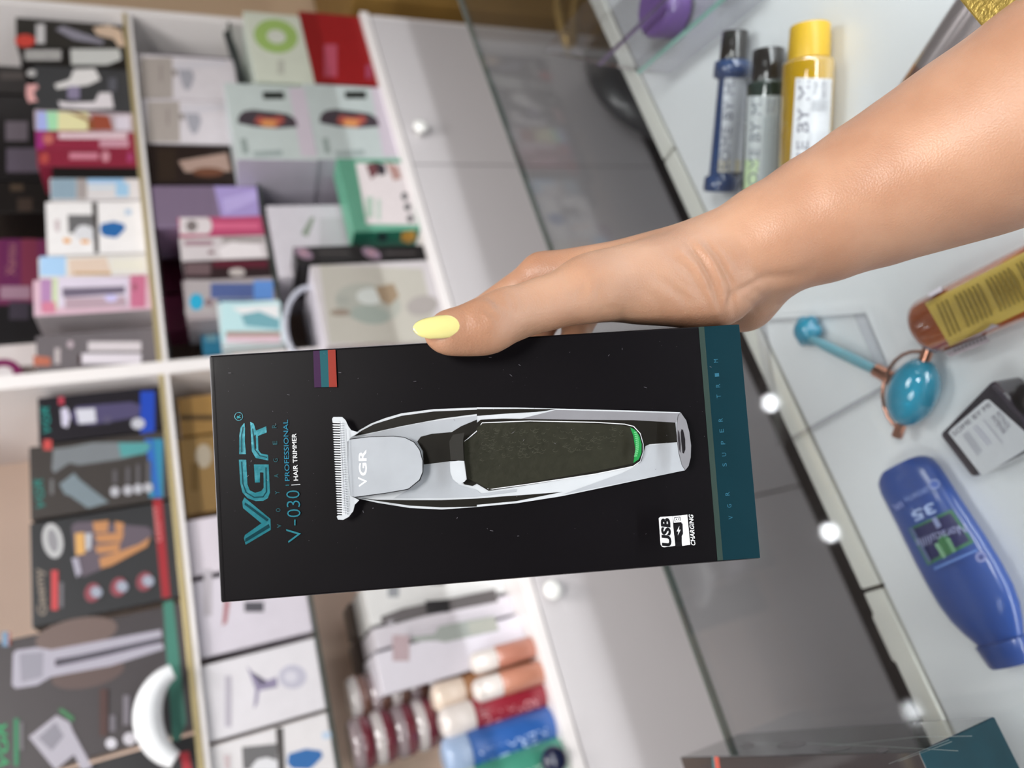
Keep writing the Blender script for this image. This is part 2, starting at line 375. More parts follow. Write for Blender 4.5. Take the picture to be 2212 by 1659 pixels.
def a6(A):
    A.rect(150, 330, 212, 344, 'c87f92'); A.ell(228, 338, 9, 12, 'c98a98'); A.ell(96, 342, 10, 12, 'b04a44'); A.rect(275, 330, 286, 350, 'a2406e')
carton('hair_dye_box', 'crimson box with a pink stripe, lower of the crimson pair', SR, 80, 325, 360, Z1, F1, .08, '86233a', a6)
carton('cosmetic_box', 'narrow black box between the crimson box and the pale blue box', SR, 112, 361, 383, Z1, F1, .07, '100e0f')
def a8(A):
    A.rect(110, 386, 165, 430, '8ea4b4'); A.rect(166, 386, 188, 430, 'a39a98'); A.rect(188, 386, 268, 396, '9cc3e8'); A.rect(250, 396, 278, 424, '9fc6e4'); A.rect(192, 402, 246, 408, 'c6d8e6')
carton('cosmetic_box', 'white and pale blue box standing beside the blue-capsule massager box', SR, 108, 385, 431, Z1, F1, .08, 'd9d4d6', a8)
def helm(A, ox, oy, k, sx=1., sl=0.):
    f = lambda x, y: (ox+(x-100)*k*sx, oy+(y-435)*k+(x-100)*sl)
    P = lambda pts, c: A.poly([f(*p) for p in pts], c)
    P([(146, 464), (200, 464), (200, 504), (148, 504)], '6a696b'); P([(160, 500), (170, 488), (185, 486), (202, 494), (204, 520), (165, 516)], 'd9d9de')
    P([(198, 437), (210, 437), (214, 547), (204, 547)], '4b4746')
    P([(218, 484), (245, 478), (268, 484), (271, 494), (258, 508), (250, 514), (224, 510), (216, 500)], '2a66a6')
    P([(136, 515), (152, 515), (152, 525), (138, 525)], 'e6a660'); P([(174, 518), (192, 518), (192, 526), (176, 526)], 'e6a660')
    P([(270, 452), (284, 452), (284, 464), (270, 464)], 'b9cbe0'); P([(118, 475), (128, 475), (128, 500), (120, 500)], 'c9b9bd')
carton('massager_box', 'white box picturing a blue massager with a dark band, right upper shelf', SR, 100, 435, 548, Z1, F1, .10, 'ece9ea', lambda A: helm(A, 100, 435, 1.))
def a10(A):
    A.rect(86, 554, 142, 596, 'a9cdf0'); A.poly([(148, 560), (230, 556), (240, 590), (150, 596)], 'dcc6b6'); A.rect(160, 588, 240, 594, 'c09a6c'); A.rect(240, 560, 312, 584, 'e2ded2')
carton('cosmetic_box', 'narrow box with a sky blue end and a peach middle on the upper shelf', SR, 83, 552, 598, Z1, F1, .08, 'e0dcd8', a10)
def a11(A):
    A.rect(88, 602, 112, 668, 'b287b4'); A.rect(112, 602, 125, 668, 'c9d6b0'); A.rect(90, 652, 120, 676, 'cf7f98'); A.rect(125, 598, 278, 664, 'd9cfe0')
    A.poly([(134, 622), (150, 622), (270, 618), (270, 634), (150, 642), (136, 642)], '6e6578'); A.poly([(140, 644), (270, 640), (276, 662), (140, 668)], 'b49ca8'); A.ell(240, 644, 14, 8, 'c9c2ec'); A.rect(282, 594, 314, 664, 'c4708e'); A.rect(286, 612, 296, 628, 'a05a70')
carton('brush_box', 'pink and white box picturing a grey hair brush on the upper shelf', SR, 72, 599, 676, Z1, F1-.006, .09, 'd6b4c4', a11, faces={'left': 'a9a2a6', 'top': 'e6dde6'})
def a12(A):
    A.rect(190, 738, 305, 758, 'cfc7cc'); A.rect(175, 764, 305, 786, 'dcd5de'); A.ell(152, 744, 7, 8, 'b8a8b0'); A.rect(118, 752, 130, 786, 'b8aeb0'); A.poly([(72, 768), (108, 772), (110, 790), (72, 790)], 'b56a55'); A.rect(168, 766, 176, 788, '3c2c2c')
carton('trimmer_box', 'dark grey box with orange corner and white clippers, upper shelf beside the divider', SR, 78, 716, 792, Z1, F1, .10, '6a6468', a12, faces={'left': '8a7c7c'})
BK = 'boxes at the back of the upper shelf'
carton('hair_tool_box', 'red-topped black box at the back of the upper shelf, far right', BK, -70, 125, 205, Z1, 1.36, .09, '201c1c', rr((0, 128, 75, 140, 'a33a34'), (0, 155, 52, 172, '4a4442')))
carton('hair_tool_box', 'black box with lilac panel, upper shelf back row behind the crimson boxes', BK, -70, 210, 388, Z1, 1.36, .09, '120f12', rr((12, 262, 60, 304, '6b626c'), (14, 320, 100, 372, '5d5462')))
carton('cosmetic_box', 'small black box with brown lettering, back of the upper shelf beside the crimson boxes', BK, -40, 392, 458, Z1, 1.36, .09, '141010', rr((22, 398, 50, 412, '4a3c30'), (38, 428, 70, 456, '3c302a')))
def a15(A):
    A.rect(0, 516, 44, 648, '62224f'); A.rect(46, 516, 80, 648, '742e46'); A.rect(0, 618, 66, 646, '9a7a8c'); A.text('Xansu', (34, 595), (34, 528), 22, '9a6a6c')
carton('cosmetic_box', 'plum magenta box with pale lettering, at the back of the upper shelf', BK, -60, 515, 650, Z1, 1.36, .09, '6b2850', a15)
carton('cosmetic_box', 'plain black box at the back of the upper shelf, beside the plum magenta box', BK, -60, 652, 732, Z1, 1.36, .09, '121014', rr((20, 652, 62, 690, '3a3440')))
def a17(A):
    A.ell(8, 805, 40, 30, '7c1f58'); A.ell(8, 805, 20, 14, 'e0dadc')
carton('cosmetic_box', 'white box with a magenta ring, back row of the upper shelf by the divider', BK, -60, 735, 782, Z1, 1.36, .09, 'dcd4d4', a17)

# ================================================================== SECOND SHELF, RIGHT
S2 = 'boxes on the glass shelf right of the divider'
carton('cosmetic_box', 'flat dark purple box at the back of the glass shelf by the right side panel', S2, 318, 99, 121, Z2R, 1.30, .06, '3a1450')
def dry(A, dy):
    d = lambda x, y: (x+dy*.16, y+dy)
    P = lambda pts, c: A.poly([d(*p) for p in pts], c)
    P([(303, 124), (372, 124), (374, 212), (303, 212)], 'aaa19c'); P([(345, 140), (350, 140), (350, 176), (345, 176)], '948a86')
    P([(378, 132), (486, 130), (486, 142), (420, 148), (378, 150)], 'd0ccd4'); P([(384, 150), (414, 150), (420, 166), (412, 190), (402, 196), (394, 184)], 'a5a4ae'); P([(372, 150), (382, 150), (382, 164), (374, 164)], '8d8482')
carton('hair_dryer_box', 'white box with beige band and grey dryer picture, nearer the right side panel', S2, 299, 122, 214, Z2R, F1, .12, 'd6d0d6', lambda A: dry(A, 0))
carton('hair_dryer_box', 'white box with a beige band and a grey dryer picture, beside the dark brown box', S2, 311, 217, 310, Z2R, F1, .12, 'd6d0d6', lambda A: dry(A, 95))
carton('hair_dye_box', 'dark brown box with a blond hair picture on the glass shelf', S2, 322, 313, 397, Z2R, F1, .10, '221614', lambda A: (A.poly([(385, 348), (490, 330), (500, 370), (400, 372)], 'a98f84'), A.ell(450, 372, 34, 10, '6a4230'), A.rect(340, 322, 380, 390, '2c2018')))
def a20(A):
    A.rect(336, 404, 462, 486, '78687f'); A.poly([(462, 402), (555, 404), (560, 466), (478, 470)], 'a595cc'); A.poly([(480, 430), (552, 412), (556, 430), (486, 462)], 'b7a8dc')
carton('cosmetic_box', 'lilac purple box on the glass shelf beside the dark brown box', S2, 330, 401, 490, Z2R, DU+.004, .10, '7d6c86', a20)
def a21(A):
    A.rect(388, 470, 446, 506, 'd8cfd2'); A.ell(446, 488, 12, 18, 'd8cfd2'); A.ell(414, 488, 13, 13, '8f8686'); A.ell(414, 488, 5, 5, '4d4444'); A.rect(460, 482, 560, 494, 'd5688a')
carton('cosmetic_box', 'hot pink box with a white end and a grey circle on the glass shelf', S2, 386, 468, 508, Z2R, DU+.002, .09, 'b94a70', a21)
def a22(A):
    A.rect(480, 512, 570, 524, '9d9494'); A.poly([(470, 540), (500, 522), (560, 528), (572, 556), (480, 560)], 'e4dde0'); A.rect(398, 520, 460, 530, '9c7a86'); A.ell(456, 545, 7, 4, '6d3c4a')
carton('cosmetic_box', 'white box with a grey scroll print under the hot pink one on the glass shelf', S2, 389, 510, 560, Z2R, DU+.002, .09, 'cdc5c8', a22)
def a23(A):
    A.rect(460, 563, 578, 578, '58182a'); A.ell(512, 588, 18, 9, 'b9b0ae'); A.rect(400, 568, 455, 594, '6a565a')
carton('cosmetic_box', 'dark maroon box with a pale oval on the glass shelf', S2, 396, 561, 600, Z2R, DU+.002, .09, '2a181c', a23)
def a24(A):
    A.rect(400, 604, 590, 680, 'a8a0a2'); A.rect(455, 612, 548, 644, '4f5f92'); A.rect(548, 606, 590, 648, '5d8cd0'); A.ell(424, 652, 15, 18, '28a2c8'); A.ell(451, 653, 9, 8, 'a5706a'); A.ell(451, 653, 7, 6, '6b6872'); A.rect(470, 646, 585, 660, '4a6a8c')
carton('cosmetic_box', 'blue and grey box with a bright cyan disc on the glass shelf', S2, 398, 601, 686, Z2R, DU+.002, .09, '9a8f92', a24)
def a25(A):
    A.rect(478, 652, 606, 738, 'bcdde2'); A.poly([(500, 664), (602, 658), (602, 690), (540, 690)], 'e6e6e8'); A.poly([(520, 680), (560, 672), (604, 690), (604, 712), (530, 704)], '74a8b4'); A.rect(488, 716, 606, 726, 'a3897e'); A.rect(488, 726, 606, 740, 'd8bcc8')
carton('cosmetic_box', 'white and teal box with a pink lower stripe on the glass shelf', S2, 474, 650, 742, Z2R, DU-.03, .07, 'c9d8dc', a25)
carton('cosmetic_box', 'small deep teal box behind the white and teal box on the glass shelf', S2, 434, 690, 762, Z2R, 1.26, .06, '2d7fa2', rr((444, 706, 468, 738, '78a8b8')))
carton('hair_dye_box', 'raspberry box at the back of the glass shelf, nearer the dark maroon box', S2, 350, 556, 626, Z2R, 1.36, .06, '7c2c50')
carton('hair_dye_box', 'raspberry box standing at the back of the glass shelf, nearer the divider', S2, 352, 632, 708, Z2R, 1.36, .06, '9a3a66')
carton('cosmetic_box', 'pale peach box against the divider on the glass shelf', S2, 500, 744, 778, Z2R, DU+.004, .07, 'cf9f8a', rr((502, 744, 612, 752, 'a99aa8')))

# ================================================================== WORKTOP, RIGHT
WR = 'boxes on the cabinet worktop right of the divider'
FW = DL+.012
def red(A):
    A.rect(700, 96, 728, 166, 'a8485c'); A.rect(790, 140, 802, 170, '98405a')
carton('beauty_box', 'plain red box at the right end of the worktop, lower of its pile', WR, 664, 32, 180, ZL, FW, .16, '8c1418', red, xm=740)
zr = onY(664, 106, FW)[2]
def ring(A):
    A.ell(596, 78, 48, 36, '9dbb6a', 12); A.ell(597, 79, 21, 15, 'cfd2c8', 12); A.rect(600, 130, 614, 160, 'b7b9ae')
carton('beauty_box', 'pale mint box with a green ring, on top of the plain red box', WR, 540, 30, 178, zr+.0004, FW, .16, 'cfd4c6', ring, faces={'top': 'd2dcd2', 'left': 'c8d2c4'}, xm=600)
def heart(A, ox, oy):
    f = lambda x, y: (ox+(x-505)*1.0, oy+(y-190))
    P = lambda pts, c: A.poly([f(*p) for p in pts], c)
    P([(622, 192), (656, 192), (684, 340), (650, 340)], 'c9bfcb'); P([(566, 200), (612, 200), (614, 216), (568, 216)], '1e2422')
    P([(512, 268), (514, 252), (525, 242), (545, 239), (565, 244), (582, 252), (600, 245), (620, 248), (636, 258), (642, 276), (600, 279), (550, 276)], '453c44')
    P([(548, 266), (556, 252), (582, 256), (606, 252), (616, 262), (596, 278), (564, 274)], 'a8524a'); P([(560, 268), (570, 260), (590, 262), (602, 266), (588, 277), (568, 275)], 'd8925a')
    P([(518, 302), (530, 300), (536, 334), (524, 334)], '909c9a'); P([(545, 330), (608, 326), (610, 338), (548, 340)], '9aa6a6')
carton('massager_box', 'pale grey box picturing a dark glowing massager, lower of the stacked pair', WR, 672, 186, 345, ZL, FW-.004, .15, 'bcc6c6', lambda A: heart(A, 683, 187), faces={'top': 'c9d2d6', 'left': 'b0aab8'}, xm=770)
zh = onY(672, 265, FW-.004)[2]
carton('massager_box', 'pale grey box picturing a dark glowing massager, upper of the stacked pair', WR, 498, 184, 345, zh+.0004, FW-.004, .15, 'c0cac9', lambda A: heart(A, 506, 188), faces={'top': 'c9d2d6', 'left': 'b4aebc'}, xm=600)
def dk(A):
    A.poly([(536, 362), (560, 362), (570, 408), (536, 408)], '5c4844'); A.poly([(578, 362), (610, 368), (626, 404), (600, 408)], 'a08a7c'); A.rect(648, 362, 690, 410, 'd4ced8')
carton('hair_dye_box', 'tall near-black box with a pale hair picture, behind the green and white box', WR, 530, 362, 424, ZL, 1.285, .10, '1d1614', dk)
carton('hair_tool_box', 'black and charcoal box standing behind the green and white box', WR, 622, 426, 462, ZL, 1.285, .05, '1a1c1c', rr((655, 430, 720, 452, '303436')))
carton('beauty_box', 'white box with a grey leaf print, behind the green and white box', WR, 588, 442, 592, ZL, 1.19, .14, 'd2cdd6', lambda A: (A.poly([(650, 505), (672, 468), (680, 470), (665, 512)], '8e988c'), A.rect(690, 470, 760, 540, 'c2bfc6')))
# green box lying tilted forward
t = thing('massager_box', 'green box with a white printed face and a teal end, lying near the worktop front', 'box', onY(830, 440, DL+.03)*np.array([1, 1, 0])+np.array([0, 0, ZL]), WR)
gz = ZL+.0004
gx1 = onY(840, 340, DL)[0]; gx0 = onY(840, 496, DL)[0]; gzt = onY(746, 420, DL)[2]
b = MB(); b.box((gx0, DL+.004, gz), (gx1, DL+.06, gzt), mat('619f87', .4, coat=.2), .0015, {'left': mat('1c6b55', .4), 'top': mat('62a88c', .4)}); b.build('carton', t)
A = Art(YP(DL+.004)); A.e = 1.2e-4
A.poly([(768, 352), (872, 352), (902, 486), (792, 484)], 'd9d0d2'); A.poly([(790, 356), (812, 350), (818, 372), (802, 388)], '6d4448'); A.poly([(812, 350), (832, 356), (834, 376), (818, 380)], '39353c'); A.poly([(834, 350), (860, 360), (868, 385), (850, 390)], 'b08c86')
for (x, y) in ((874, 424), (880, 447), (886, 472)): A.ell(x, y, 7, 9, '6b6a6c')
A.rect(790, 425, 806, 470, 'a9bdb0'); A.rect(814, 430, 822, 475, 'b3c5ba'); A.build('printed_artwork', t)
A = Art(Plane((gx0, 0, 0), (-1, 0, 0))); A.e = 1.2e-4; A.ell(826, 512, 12, 10, '1a3432'); A.poly([(868, 502), (896, 498), (898, 516), (884, 526), (866, 520)], 'c8963c'); A.build('printed_end', t)
for i, (xa, xb, nm) in enumerate(((636, 779, 'upper of the two striped with a purple oval'), (782, 917, 'lower of the two striped with a purple oval'))):
    z0 = ZL+.0004 if i else onY(784, 550, FW)[2]+.0006
    zt = onY(xa, 550, FW)[2]; x1 = onY((xa+xb)/2, 531, FW)[0]; x0 = onY((xa+xb)/2, 566, FW)[0]
    t = thing('cosmetic_box', 'slim black box on the worktop, '+nm, 'box', ((x0+x1)/2, FW+.05, z0), WR)
    b = MB(); b.box((x0, FW, z0), (x1, FW+.12, zt), mat('161314', .35, coat=.2), .001); b.build('carton', t)
    A = Art(YP(FW)); A.e = 1.2e-4; A.ell(xa+20, 547, 22, 11, '8a7486', 25); A.ell(xa+20, 546, 10, 5, 'b08a98', 25); A.rect(xa+50, 544, xa+118, 549, '4a4444'); A.build('printed_artwork', t)
def bigb(A):
    A.poly([(690, 572), (912, 580), (948, 738), (712, 742)], 'b9b5ac'); A.ell(795, 655, 72, 42, 'a9aaa2', 10); A.ell(800, 640, 30, 18, 'c9cdca'); A.poly([(810, 620), (850, 612), (862, 640), (842, 660), (822, 650)], '97836c')
    A.ell(800, 680, 42, 20, '9aa39c', 8); A.ell(735, 675, 22, 8, '95877a'); A.ell(740, 648, 14, 8, 'a1a39c'); A.ell(912, 660, 22, 34, 'a69f9c', 80)
carton('foot_spa_box', 'large pale box with a muted front picture, at the worktop edge above the thumb', WR, 686, 568, 742, ZL, DL+.004, .19, 'c9c3c6', bigb, faces={'top': 'e2dde8'}, xm=780)
b = MB(); pts = []
for k in range(28):
    a = math.pi*(-.35+1.35*k/27); pts.append(onY(668-52*math.sin(a), 700-88*math.cos(a)*.9, 1.17))
b.tube(pts, .0055, mat('b9bcc8', .4), 8); t = b.build('power_cable'); props(t, 'pale grey cable looped at the left of the large pale box', 'cable')
b = MB(); p = onY(490, 72, 1.19); q = onY(528, 178, 1.19)
b.box((q[0]-.004, 1.185, Z2R), (q[0]+.030, 1.200, Z2R+.001), mat('2a2c2c'))
b.tube([p, (p*2+q)/3, q], [.008, .010, .006], mat('2b3030', .4), 8); t = b.build('hair_comb'); props(t, 'dark comb leaning on the glass shelf beside the mint box with the green ring', 'comb')

# ================================================================== UPPER SHELF, LEFT
SL = 'clipper boxes on the upper shelf left of the divider'
def vgr(A, a, b_, h, hx): A.text('VGR', a, b_, h, hx, bold=.01, shear=.25)
def b1(A):
    A.rect(303, 845, 334, 948, '1a42ac'); vgr(A, (110, 934), (106, 878), 18, '1f8a84'); A.rect(126, 857, 138, 874, 'b03c4e')
    A.poly([(131, 884), (145, 880), (152, 900), (146, 924), (134, 920)], 'c8c4d8'); A.poly([(152, 896), (165, 878), (285, 868), (304, 876), (300, 900), (200, 918), (165, 916)], '4c4668'); A.poly([(163, 884), (205, 882), (208, 912), (170, 916)], 'c9c9d4'); A.ell(232, 907, 9, 8, '55506a'); A.ell(298, 915, 15, 12, 'b9bac4')
carton('trimmer_box', 'black box with a bright blue lower end, upper shelf just left of the divider', SL, 82, 846, 944, Z1, F1, .06, '17131c', b1, xm=210, faces={'right': '1b1730'})
def b2(A):
    A.rect(322, 948, 352, 1075, '2e7ea0'); A.poly([(312, 948), (330, 948), (346, 1075), (336, 1075)], '2c62b4')
    vgr(A, (98, 1096), (92, 1034), 20, '1f7d75'); A.rect(94, 950, 112, 972, 'bf4a48'); A.rect(108, 1035, 116, 1068, '6a6a6c')
    A.poly([(115, 970), (150, 966), (200, 956), (320, 955), (326, 966), (316, 978), (260, 992), (170, 1005), (150, 1000), (118, 1022), (112, 1015)], '74797e'); A.poly([(255, 957), (322, 956), (325, 968), (312, 980), (262, 988)], '4f9496')
    A.poly([(128, 1046), (160, 1022), (172, 1036), (235, 1085), (190, 1098), (150, 1070), (140, 1068)], '75828a')
    for i, x in enumerate((248, 276, 298, 320)): A.ell(x, 1062-i*3, 10, 11, 'b0b0b8'); A.rect(x-4, 1015-i*6, x+5, 1044, '5b585c')
carton('clipper_box', 'charcoal box with a teal clipper picture, beside the box with the blue end', SL, 64, 948, 1102, Z1, F1-.002, .07, '3b3634', b2, xm=205)
def b3(A):
    A.poly([(330, 1080), (350, 1078), (368, 1290), (350, 1292)], '98262f'); A.text('GEEMY', (349, 1170), (341, 1092), 11, 'd98a8a')
    A.ell(114, 1168, 38, 22, 'b8b8ba', 80); A.ell(114, 1168, 26, 11, '8c8b90', 80)
    A.text('Geemy', (108, 1328), (98, 1226), 26, '8c8076', bold=.02); A.rect(111, 1232, 125, 1318, 'c2464a'); A.rect(128, 1258, 137, 1312, '6a686e')
    A.poly([(154, 1136), (165, 1128), (210, 1126), (270, 1134), (320, 1138), (330, 1150), (322, 1170), (260, 1205), (215, 1232), (180, 1246), (165, 1240), (170, 1210), (160, 1190)], '5f5560')
    for q in (([(200, 1128), (235, 1124), (232, 1150), (204, 1150)]), ([(248, 1126), (268, 1130), (265, 1150), (250, 1150)]), ([(205, 1155), (268, 1150), (262, 1170), (210, 1172)]), ([(205, 1180), (260, 1172), (256, 1192), (210, 1196)]), ([(214, 1206), (300, 1176), (325, 1160), (318, 1180), (240, 1222), (218, 1228)])): A.poly(q, 'b78257')
    A.poly([(162, 1152), (182, 1150), (184, 1196), (164, 1200)], 'd0a060'); A.poly([(184, 1152), (198, 1152), (196, 1186), (186, 1190)], 'b9bac2'); A.poly([(155, 1206), (168, 1204), (176, 1236), (166, 1248)], 'a8a4b4')
    for i in range(3): A.ell(200+i*56, 1280-i*12, 21, 17, '8c4650', -70); A.ell(208+i*56, 1279-i*12, 12, 13, '9aa0b0', -70)
carton('clipper_box', 'black box with a red lower edge, orange shavers and a silver oval', SL, 66, 1106, 1326, Z1, F1-.002, .08, '2d2e31', b3, xm=215)
def b4(A):
    A.poly([(352, 1302), (374, 1296), (402, 1560), (388, 1600), (372, 1600)], '3f7a6c')
    A.ell(165, 1370, 90, 34, '6d5c58', -12); A.ell(190, 1455, 80, 30, '5c4c4a', -12)
    A.poly([(28, 1412), (36, 1404), (80, 1398), (110, 1404), (348, 1360), (350, 1376), (200, 1410), (120, 1424), (118, 1438), (220, 1416), (350, 1388), (354, 1402), (240, 1438), (110, 1462), (80, 1480), (34, 1487), (26, 1480)], 'a8a4b2')
    A.poly([(42, 1412), (94, 1408), (92, 1462), (46, 1474)], '8f8d99'); A.poly([(120, 1426), (345, 1378), (346, 1388), (215, 1420), (122, 1440)], '4a4652')
    vgr(A, (20, 1655), (14, 1562), 26, '1f9c60'); A.rect(30, 1552, 40, 1655, '2a7c56'); A.rect(42, 1560, 50, 1620, '6f6b70')
    A.poly([(62, 1592), (122, 1545), (150, 1560), (158, 1580), (200, 1658), (176, 1664), (160, 1630), (130, 1655), (120, 1664)], 'aaa6b2'); A.poly([(82, 1594), (120, 1560), (138, 1590), (112, 1622)], '86848f'); A.poly([(125, 1534), (134, 1530), (160, 1550), (158, 1560)], '3f7c52')
    for (x, y, r) in ((240, 1606, 12), (280, 1596, 14)): A.ell(x, y, r, r, 'c9c6cf')
    A.rect(236, 1545, 250, 1580, '6b666e'); A.rect(266, 1502, 280, 1566, '77727b'); A.rect(302, 1498, 318, 1540, '5f5a62'); A.rect(215, 1488, 232, 1590, '4c3432')
    A.rect(4, 1365, 18, 1396, '6f8ca8'); A.rect(18, 1365, 23, 1394, '9a5a50')
carton('clipper_box', 'large dark grey box with a silver clipper and green lettering on the upper shelf', SL, -62, 1346, 1640, Z1, F1-.004, .08, '423d40', b4, xm=185, faces={'top': '3f5a50', 'right': '23302c'})
carton('clipper_box', 'black box with a red lower edge at the left end of the upper shelf', SL, 60, 1634, 1760, Z1, F1, .08, '2a2a2d', lambda A: A.poly([(388, 1626), (408, 1622), (420, 1700), (402, 1700)], 'a82f3a'), xm=250)
b = MB(); pts = []  # solid white arc standing in for the glare on the box's plastic film
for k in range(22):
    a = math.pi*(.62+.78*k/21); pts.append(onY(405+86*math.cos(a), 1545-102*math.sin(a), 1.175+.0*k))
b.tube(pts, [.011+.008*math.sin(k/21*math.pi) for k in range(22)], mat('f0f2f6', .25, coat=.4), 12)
t = b.build('glare_arc'); props(t, 'white arc shaped like film glare on the large dark grey clipper box', 'glare')

# ================================================================== GLASS SHELF, LEFT
S3 = 'boxes on the glass shelf left of the divider'
carton('gift_box', 'small golden brown carton nearest the divider on the left glass shelf', S3, 386, 852, 936, Z2L, 1.25, .12, 'a88146', rr((388, 896, 470, 908, '5a4424')), xm=450)
carton('gift_box', 'wide golden brown carton with pale print on the left glass shelf', S3, 392, 939, 1104, Z2L, 1.25, .12, 'a5824c', lambda A: (A.ell(440, 985, 18, 26, 'c9bba6'), A.rect(412, 1000, 430, 1060, '8a6a34')), xm=460)
def c1(A): A.poly([(478, 1200), (486, 1290), (496, 1300), (490, 1345), (480, 1352), (486, 1290)], 'a56a70'); A.rect(528, 1300, 570, 1322, '4e4c54'); A.rect(440, 1230, 458, 1330, 'b2acb4')
carton('brush_box', 'white box with a dark handle picture, half behind the held black box', S3, 402, 1232, 1397, Z2L, F1, .12, 'cfc9d4', c1, xm=540, faces={'top': '9a9098'})
carton('brush_box', 'white box almost wholly hidden behind the held black box', S3, 398, 1108, 1229, Z2L, F1, .12, 'd0c8d2', None, xm=500)
def c2(A):
    A.poly([(533, 1438), (545, 1452), (556, 1480), (566, 1480), (576, 1470), (598, 1462), (600, 1484), (580, 1486), (560, 1492), (556, 1520), (548, 1532), (552, 1490)], '8c84a0'); A.ell(632, 1462, 30, 26, 'bab8c8'); A.ell(628, 1462, 14, 12, 'cfcdd8')
    A.rect(486, 1460, 500, 1570, 'b5b0bc')
carton('hair_dryer_box', 'white box with a mauve dryer outline and a pale disc, left glass shelf', S3, 436, 1402, 1567, Z2L, F1-.004, .12, 'd9d6dc', c2, xm=580)
carton('massager_box', 'white box picturing a blue massager with a dark band, left glass shelf', S3, 440, 1572, 1720, Z2L, F1-.004, .12, 'dcd9dc', lambda A: helm(A, 458, 1584, 1.25, 1.12, -.14), xm=590)

# ================================================================== WORKTOP, LEFT
WL = 'boxes on the cabinet worktop left of the divider'
for i, (x, y0, y1, D, c, lb) in enumerate(((752, 1270, 1345, 1.36, '6a5d58', 'taupe box at the back of the worktop, nearest the held black box'), (764, 1348, 1420, 1.36, '6c5f5c', 'taupe box at the back of the worktop, middle of three'), (774, 1424, 1500, 1.36, '706460', 'taupe box at the back of the worktop, behind the stacked compacts'))):
    carton('cosmetic_box', lb, WL, x, y0, y1, ZL, D, .08, c, rr((x+14, y0+22, x+40, y0+26, '514744')))
def d1(A): A.rect(838, 1262, 862, 1290, '8f9298'); A.rect(930, 1250, 960, 1262, '2e2c30')
carton('styler_box', 'white box just under the held black box, nearest it on the worktop', WL, 786, 1225, 1318, ZL, 1.20, .14, 'd8d8d8', d1, xm=940)
def d2(A):
    A.poly([(822, 1332), (870, 1314), (1070, 1272), (1076, 1300), (880, 1338), (826, 1346)], '5b5657'); A.poly([(918, 1298), (970, 1294), (972, 1322), (922, 1326)], '1d1a1d'); A.rect(836, 1340, 852, 1352, '9f9ba2')
def d3(A):
    A.poly([(890, 1376), (938, 1370), (950, 1352), (1068, 1330), (1078, 1362), (960, 1388), (945, 1384), (890, 1386)], '9aa09c'); A.poly([(1010, 1344), (1068, 1332), (1076, 1360), (1016, 1372)], 'a8aaa2'); A.rect(848, 1372, 884, 1428, 'b49ea4')
carton('styler_box', 'white box with a black band and cut-out window, second on the left worktop', WL, 802, 1322, 1369, ZL, 1.185, .13, 'cdc8d0', d2, xm=950)
carton('styler_box', 'white box picturing a pale green shaver, beside the stacked compacts', WL, 812, 1374, 1468, ZL, 1.17, .13, 'd6d2dc', d3, xm=950)
TB = 'hair product tubes standing on the left worktop'
def tube_item(label, xt, yc, half, D, body, lid, txt=None, tc='e8e8e8', lidf=.30, xm=None):
    ctr_ = onY(xt+60, yc, D); r = half*D/1.0/FPX*1.18; zt = onY(xt, yc, D)[2]; x = onY(1080, yc+half*.2, D)[0]
    t = thing('product_tube', label, 'tube', (x, D, ZL), TB); b = MB(); H = zt-ZL
    b.lathe((x, D, ZL+.0003), (x, D, ZL+H*(1-lidf)), [(0, r*.9), (.03, r), (.9, r), (1, r*.92)], mat(body, .3, coat=.5), 28); b.build('tube_body', t)
    b = MB(); b.lathe((x, D, ZL+H*(1-lidf)), (x, D, zt), [(0, r*.95), (.75, r*.97), (.9, r*.85), (1, r*.55)], mat(lid, .2, coat=.6), 28); b.build('lid', t)
    if txt:
        A = Art(Cyl((x, D, ZL), (x, D, zt), r)); A.e = 1.5e-4; p = proj((x, D-r, ZL+H*(1-lidf)*.95)); q = proj((x, D-r, ZL+H*.08))
        A.text(txt, (q[0]-4, q[1]+6), (p[0]+6, p[1]+6), half*.8, tc); A.build('lettering', t)
def proj(p):
    v = np.array(p)-CAM; c = v[0]*_h+v[1]*_n-v[2]*_d; return (c[1]/c[2]*FPX+1106, 1659-(c[0]/c[2]*FPX+829.5))
tube_item('brown capped tube behind the two orange tubes', 922, 1462, 26, 1.19, 'a0714c', 'e0cfc0')
tube_item('orange tube with a white domed lid, nearer the held box', 1012, 1414, 20, 1.150, 'bd7f6c', 'e0d8d4', lidf=.38)
tube_item('orange tube with a white domed lid, nearer the red tube', 1018, 1474, 21, 1.145, 'c4866f', 'e2dad6', lidf=.38)
tube_item('dark red tube with white lettering on the left worktop', 940, 1520, 27, 1.165, '8e2232', 'e4dcd8', 'ROMANTIC', 'd89aa0')
tube_item('blue tube with white lettering at the worktop edge', 946, 1592, 32, 1.165, '2f5fa8', '9fb4d4', 'KERATIN', 'b8cdf0', lidf=.22)
tube_item('green tube with pale lettering, leftmost on the worktop', 962, 1668, 32, 1.16, '45907a', 'b8c8bc', 'KERATIN', 'cfe8d8', lidf=.22)
GC = 'stacked round compacts behind the tubes'
ORD = ('topmost', 'second from the top', 'third from the top', 'fourth from the top', 'fifth from the top')
